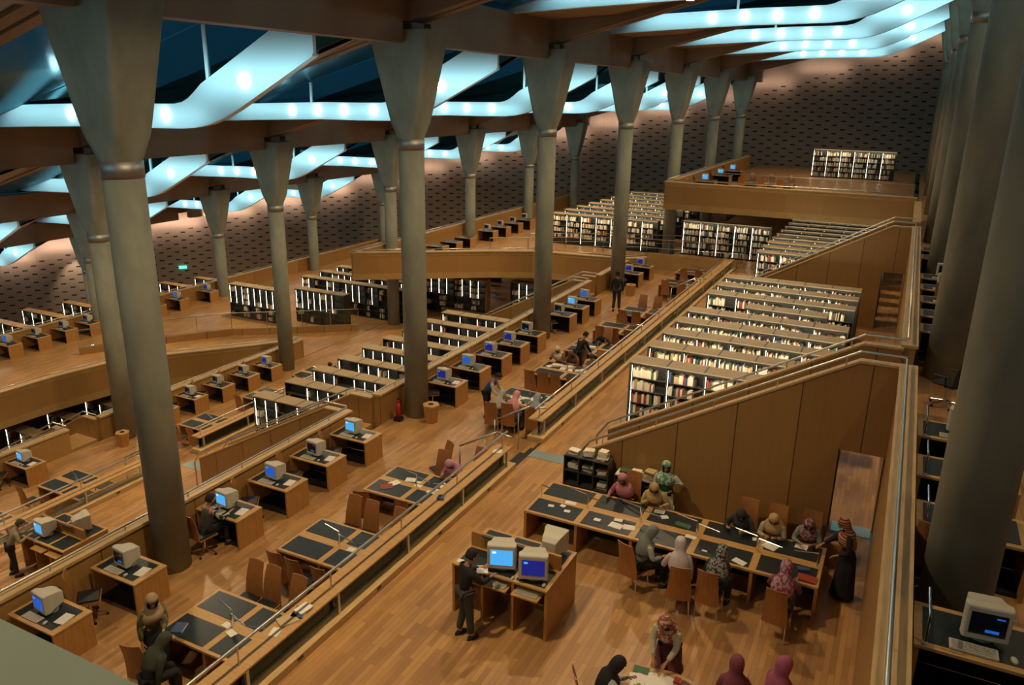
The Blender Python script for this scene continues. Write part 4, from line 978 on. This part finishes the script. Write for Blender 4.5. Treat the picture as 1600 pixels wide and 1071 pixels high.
person('seated woman in pink floral top and pink headscarf past the steps', (-9.72, 19.74, -.6), 0, sit=True, lean=20, L=(-.15, .48, .78), R=(.2, .48, .78), top=patterned('pink_floral', (.62, .30, .26), (.70, .60, .52), 18), bottom=(.12, .12, .16), hcol=(.62, .28, .28), nod=22, skirt=True)
person('seated person in blue grey next to the guard past the steps', (-9.02, 19.82, -.6), .1, sit=True, lean=18, L=(-.15, .46, .78), R=(.2, .46, .78), top=(.14, .19, .24), bottom=(.04, .04, .05), hcol=(.26, .34, .40), nod=18)
person('seated woman in cream headscarf facing the camera at the third table past the steps', (-10.4, 24.98, -.6), PI, sit=True, lean=18, L=(-.1, .40, .84), R=(.12, .40, .9), top=(.16, .09, .06), bottom=BLACK, hcol=(.62, .52, .36), nod=20)
person('seated woman in rust patterned clothes beside the cream headscarf woman', (-9.78, 25.0, -.6), PI-.15, sit=True, lean=28, L=(-.15, .5, .78), R=(.15, .48, .8), top=patterned('rust_print', (.25, .07, .03), (.10, .04, .02), 15), bottom=BLACK, hcol=(.12, .05, .03), nod=25)
person('seated person in peach top writing next to the guard, third table past the steps', (-9.12, 24.95, -.6), PI+.2, sit=True, lean=26, L=(-.12, .48, .78), R=(.15, .46, .8), top=(.50, .34, .24), bottom=BLACK, head='hair', hcol=(.04, .02, .015), nod=22)
person('person in black standing bent between the far tables', (-9.95, 25.55, -.6), -.5, lean=30, L=(-.1, .46, .82), R=(.2, .46, .84), top=BLACK, bottom=BLACK, head='hair', hcol=HAIR, nod=10)
person('person in black slumped over the table behind the rust clad woman', (-9.75, 27.95, -.6), PI, sit=True, lean=46, L=(-.25, .50, .78), R=(.25, .50, .78), top=BLACK, bottom=BLACK, head='hair', hcol=HAIR, nod=30)
place(PC, (-9.75, 27.98, -.6), PI, 'tall backed plywood reading chair under the person slumped over the table')
person('standing man in black seen from behind beside the fourth column', (-11.72, 34.9, -.6), .1, lean=2, top=BLACK, bottom=(.02, .02, .025), head='hair', hcol=HAIR, nod=5, scale=1.12)
person('woman in lilac pink top and headscarf writing at the third table', (-9.12, 15.52, -.6), PI-.1, sit=True, lean=26, L=(-.15, .48, .78), R=(.15, .46, .79), top=(.44, .20, .30), bottom=BLACK, hcol=(.50, .24, .34), nod=30)
person('woman in pink top and headscarf resting her chin on her hand at the long table', (-4.66, 15.36, 0), PI-.25, sit=True, lean=14, L=(.06, .14, .98), R=(.2, .38, .78), top=(.42, .13, .15), bottom=(.2, .1, .1), hcol=(.52, .20, .24), nod=14, turn=10)
person('woman in yellow top and mustard headscarf at the long table', (-4.02, 15.40, 0), PI+.15, sit=True, lean=18, L=(-.22, .34, .80), R=(.1, .36, .86), top=(.48, .36, .13), bottom=(.2, .14, .06), hcol=(.48, .34, .14), nod=22)
person('woman in black headscarf and dark clothes bent over the long table', (-2.05, 15.32, 0), PI-.15, sit=True, lean=26, L=(-.15, .44, .79), R=(.2, .44, .79), top=(.03, .04, .04), bottom=BLACK, hcol=(.03, .035, .04), nod=22, turn=15)
person('woman in beige headscarf and open cardigan at the long table', (-1.45, 15.34, 0), PI, sit=True, lean=20, L=(-.10, .42, .79), R=(.12, .42, .79), top=(.09, .05, .04), sleeves=(.46, .38, .26), bottom=BLACK, hcol=(.50, .32, .16), nod=26)
person('woman in grey jumper and dark red cap scarf at the long table', (-.78, 15.42, 0), PI, sit=True, lean=18, L=(-.12, .42, .79), R=(.14, .42, .79), top=(.22, .24, .20), bottom=BLACK, hcol=patterned('scarf_dark_red', (.20, .05, .07), (.32, .25, .25), 18), nod=24)
person('seated woman in grey headscarf turned sideways on her chair', (-3.62, 13.22, 0), -.95, sit=True, lean=10, L=(-.02, .16, 1.0), R=(.18, .34, .72), top=(.30, .32, .30), sleeves=(.40, .41, .38), bottom=BLACK, skirt=True, hcol=(.20, .22, .22), nod=22)
person('seated woman in long lilac white veil seen from behind', (-2.82, 12.98, 0), .25, sit=True, lean=12, L=(-.2, .3, .7), top=(.52, .44, .48), bottom=BLACK, skirt=True, hcol=(.62, .55, .58), nod=10)
person('seated person in black and white checked scarf resting head on hand', (-2.16, 13.06, 0), -.2, sit=True, lean=16, L=(-.1, .3, .80), R=(.10, .22, .98), top=(.03, .03, .03), bottom=BLACK, hcol=patterned('scarf_check', (.03, .03, .03), (.30, .31, .30), 26), nod=18)
person('seated woman in purple red patterned headscarf at the right end of the long table', (-.98, 13.10, 0), -.1, sit=True, lean=14, L=(-.15, .40, .79), R=(.18, .40, .79), top=(.20, .07, .08), bottom=(.08, .10, .13), hcol=patterned('scarf_purple_red', (.32, .05, .09), (.42, .32, .38), 20), nod=14)
person('woman in black headscarf and pale grey top seated at the round table, bottom edge', (-3.02, 9.35, 0), -1.0, sit=True, lean=14, L=(-.05, .40, .86), R=(.15, .42, .82), top=(.42, .46, .46), bottom=BLACK, hcol=BLACK, nod=22)
person('standing woman in burgundy pinafore and patterned cream headscarf sorting papers', (-2.34, 10.62, 0), PI-.1, lean=22, L=(-.12, .42, .90), R=(.10, .42, .90), top=(.09, .015, .02), sleeves=(.46, .44, .32), bottom=(.08, .015, .02), skirt=True, stand_skirt_hem=.45, hcol=patterned('scarf_cream_print', (.50, .38, .26), (.25, .06, .05), 17), nod=26)
person('person in maroon headscarf seen from behind at the bottom edge', (-1.22, 10.15, 0), .2, sit=True, lean=4, top=(.16, .04, .06), bottom=BLACK, hcol=(.20, .05, .08), nod=6, scale=1.02)
person('person in magenta headscarf turned right at the bottom edge', (-.66, 10.36, 0), -.9, sit=True, lean=4, top=(.30, .07, .14), bottom=BLACK, hcol=(.38, .10, .18), nod=6, scale=1.08)
person('woman in dark clothes leaning on the round tables at the lower left terrace far end', (-23.9, 28.9, -4.5), PI, sit=True, lean=40, top=(.02, .03, .05), bottom=BLACK, head='hair', hcol=HAIR)
person('person with a black shoulder bag walking between the right hand columns', (3.1, 25.5, 3.5), .1, lean=2, top=(.42, .10, .08), bottom=BLACK, head='hair', hcol=HAIR)

# ------------------------------------------------------------------ round table and things on tables
def round_table(x, y):
    t = thing('round_table', 'round wooden table covered in papers and books at the bottom edge', 'table', (x, y, 0)); n = 36
    c = lambda r, z: [(math.cos(2*PI*i/n)*r, math.sin(2*PI*i/n)*r, z) for i in range(n)]
    MB().loft([c(.78, .70), c(.80, .71), c(.80, .735), c(.79, .74)]).build('tabletop', M['desktop'], t)
    MB().cyl((0, 0, .04), (0, 0, .70), .06, 0, 12).build('pedestal', M['desk'], t); MB().loft([c(.34, 0), c(.32, .04)]).build('foot', M['desk'], t)
round_table(-2.15, 9.45)
for x, y, rz in ((-3.08, 9.28, -1.0), (-1.2, 10.08, .2), (-.68, 10.30, -.9)): place(PC, (x, y, 0), rz, {-3.08: 'plywood chair under the woman in black headscarf at the round table', -1.2: 'plywood chair under the person in maroon headscarf', -.68: 'plywood chair under the person in magenta headscarf'}[x])
zt = .741
book(-2.62, 9.82, zt, .20, .28, .4, M['paper'], 'open white exercise book in front of the woman in black headscarf', .01)
sheet(-2.42, 9.92, zt, .24, .32, .5, 'white paper lying nearest the standing woman on the round table'); sheet(-2.22, 9.95, zt+.005, .24, .32, -.2, 'white paper right of the standing woman\'s hands')
book(-2.62, 10.05, zt, .24, .16, .1, 'green', 'mint green folder at the far rim of the round table', .012); book(-1.92, 9.98, zt, .2, .26, -.3, 'brown', 'dark printed booklet at the right of the round table', .015)
book(-1.78, 9.80, zt, .18, .25, .5, 'white', 'grey covered book at the right rim of the round table', .02); sheet(-2.58, 9.66, zt, .22, .2, 0, 'pink sheet on the round table', 'paper'); book(-2.05, 10.06, zt, .10, .12, 0, 'red', 'small red purse on the round table', .04)
z1 = .737
for i, (x, y, w, d, rz, lab) in enumerate([(-5.95, 14.10, .13, .10, .2, 'small white card on the left end blotter, front'), (-5.72, 14.22, .12, .10, -.2, 'small white card on the left end blotter, back'), (-5.55, 14.05, .13, .10, .1, 'small white card on the left end blotter, right'),
    (-4.85, 14.02, .14, .11, 0, 'small white card left on the second front blotter'), (-4.42, 13.98, .28, .21, -.1, 'large white sheet on the second front blotter'), (-4.15, 14.04, .25, .19, .15, 'white sheet overlapping the large one'),
    (-4.45, 14.22, .18, .12, .1, 'cream slip at the back of the second front blotter'), (-3.62, 14.80, .16, .13, .6, 'white slip in front of the yellow dressed woman'), (-3.78, 14.98, .22, .16, .1, 'pale pink sheet by the yellow dressed woman'),
    (-5.62, 14.42, .24, .14, .1, 'yellowish card on the wooden spine at the left'), (-2.92, 14.28, .22, .12, -.1, 'cream card on the wooden spine near the middle'), (-2.55, 13.90, .10, .06, 0, 'crumpled white tissue on the middle front blotter'),
    (-1.86, 13.84, .26, .16, -.4, 'white sheet with a phone beside the checked scarf'), (-.86, 14.98, .24, .20, -.1, 'white notebook page before the woman in grey jumper'), (-1.72, 14.82, .14, .12, .2, 'small white packet beside the open book')]):
    sheet(x, y, z1, w, d, rz, lab+' of the long table' if 'table' not in lab and len(lab.split()) < 13 else lab)
book(-3.18, 14.62, z1, .30, .15, -.1, M['paper'] if 0 else 'green', 'green yellow pencil case on the third back blotter of the long table', .035)
book(-1.42, 14.68, z1, .28, .24, -.35, None, 'thick open cream book on the right part of the long table', opened=True)
book(-2.02, 14.98, z1, .16, .24, .2, 'green', 'green booklet in front of the woman in black headscarf, long table', .015)
book(-.62, 13.86, z1, .34, .22, -.1, 'red', 'red folder at the right end of the long table', .02); book(-.72, 14.14, z1, .22, .13, .3, 'blue', 'blue tissue pack at the right end of the long table', .04)
sheet(-5.76, 10.62, 1.24, .20, .24, .5, 'white papers held by the man in black jacket', th=.006); bpy.context.scene.objects[-1] if 0 else None
z2 = .137
for x, y, w, d, rz, lab in [(-9.95, 14.62, .26, .20, .3, 'white sheet at the back of the pink headscarf table'), (-9.70, 14.60, .12, .10, .1, 'crumpled tissue at the back of the pink headscarf table'), (-9.62, 14.44, .20, .13, 0, 'cream card on the spine of the pink headscarf table'),
    (-9.05, 14.72, .30, .24, -.4, 'white sheet under the hand of the writing woman'), (-8.98, 14.44, .30, .20, .2, 'salmon sheet beside the writing woman'), (-9.18, 14.32, .22, .12, 0, 'cream card on the right spine of the pink headscarf table'),
    (-9.30, 11.42, .20, .14, .1, 'white card on the spine of the second table'), (-8.80, 11.0, .12, .22, .9, 'white strip on the right front blotter of the second table'), (-9.75, 8.42, .18, .13, -.1, 'cream card on the spine of the lowest table'), (-9.52, 8.30, .20, .15, -.3, 'cream open booklet page on the lowest table')]:
    sheet(x, y, z2, w, d, rz, lab)
book(-10.28, 14.05, z2, .22, .30, -.9, 'red', 'red and white printed book on the front left blotter of the pink headscarf table', .02)
book(-10.20, 14.28, z2, .20, .27, -.4, 'white', 'pale magazine lying above the red printed book', .012)
book(-10.12, 7.72, z2+.27, .20, .26, .4, 'blue', 'blue grey booklets held by the woman in olive', .03)
for i in range(14):
    x = -10.3+1.7*random.random(); y = 20.35+1.1*random.random()
    if i % 3 == 2: book(x, y, z2, .2, .27, random.random()*3, random.choice(['green', 'red', 'cream', 'black']), f'{ORD[i]} scattered book on the crowded table past the steps', .025)
    else: sheet(x, y, z2, .2, .28, random.random()*3, f'{ORD[i]} loose sheet on the crowded table past the steps', name='paper_sheet')
for i in range(10):
    x = -10.4+1.5*i/9; y = 24.05+.35*random.random()
    if i in (1, 4): book(x, y, z2, .24, .2, .2*i, 'white', f'thick pale book, {ORD[i]} from the left on the three person table', .06)
    else: sheet(x, y, z2, .2, .28, random.random()*3, f'white sheet, {ORD[i]} from the left on the three person table')
sheet(-9.9, 26.95, z2, .26, .2, .2, 'white sheet under the slumped person')
# on the guard shelf
book(-8.40, 8.52, .637, .24, .32, -.5, 'tan', 'orange brown book lying on the guard shelf near the bottom', .03); book(-8.36, 8.78, .637, .22, .30, .3, 'blue', 'light blue magazine on the guard shelf beside the orange book', .03)
book(-8.34, 8.86, .668, .20, .28, -.1, 'white', 'framed looking white book on top of the blue magazine', .03); sheet(-8.38, 8.20, .637, .16, .22, .3, 'white slip on the guard shelf beside the orange book')
book(-8.32, 13.40, .637, .16, .18, .3, 'blue', 'small purple pouch on the guard shelf opposite the writing woman', .05); sheet(-8.34, 16.15, .637, .22, .2, .3, 'cream papers on the guard shelf by the steps')

# ------------------------------------------------------------------ bins, extinguisher, sign, ledge
def hexbin(x, y, z, label, sq=False):
    t = thing('waste_bin', label, 'waste bin', (x, y, z)); n = 4 if sq else 6; o = PI/4 if sq else .2
    c = lambda r, zz: [(math.cos(2*PI*i/n+o)*r, math.sin(2*PI*i/n+o)*r, zz) for i in range(n)]
    MB().loft([c(.20, 0), c(.27, .56)]).build('body', M['desk'], t); MB().loft([c(.275, .56), c(.275, .60)]).build('lid', M['desktop'], t)
    MB().loft([c(.10, .601), c(.10, .606)]).build('opening', M['dark'], t)
hexbin(-12.35, 19.35, -.6, 'hexagonal wooden waste bin beside the wide column'); hexbin(-26.75, 19.0, -4.5, 'wooden waste bin behind the left pair of columns'); hexbin(-12.1, 38.2, -.6, 'wooden waste bin near the standing man and the fourth column')
hexbin(-.30, 15.85, 0, 'square wooden bin with a grey lid beside the doorway', True)
t = thing('fire_extinguisher', 'red fire extinguisher on a stand between the parapet and the wide column', 'fire extinguisher', (-13.3, 18.95, -.6))
MB().cyl((0, 0, .12), (0, 0, .62), .085, 0, 14).cyl((0, 0, .62), (0, 0, .70), .085, 0, 14, .03).build('cylinder', M['red'], t, True); MB().cyl((0, 0, .70), (0, 0, .78), .03).tube([(0, 0, .76), (.11, 0, .74), (.12, 0, .35)], .014).build('valve_and_hose', M['black'], t); MB().box(-.12, .12, -.1, .1, 0, .12).build('base', M['black'], t)
a = math.radians(49.5); t = thing('exit_sign', 'small glowing green exit sign low on the perforated wall at left', 'sign', (-(RAD-.12)*math.sin(a), (RAD-.12)*math.cos(a), -6.2), a)
MB().box(-.32, .32, -.05, .05, -.12, .12).build('panel', M['green'], t)
tag(MB().box(-6.5, 1.6, -.5, .80, 8.02, 8.2).build('ledge', M['ledge']), 'pale green painted ledge cutting across the bottom left corner', 'ledge')

for o in bpy.data.objects:
    if o.get('label') and len(o['label'].split()) > 16: print('LONG', o.name, o['label'])
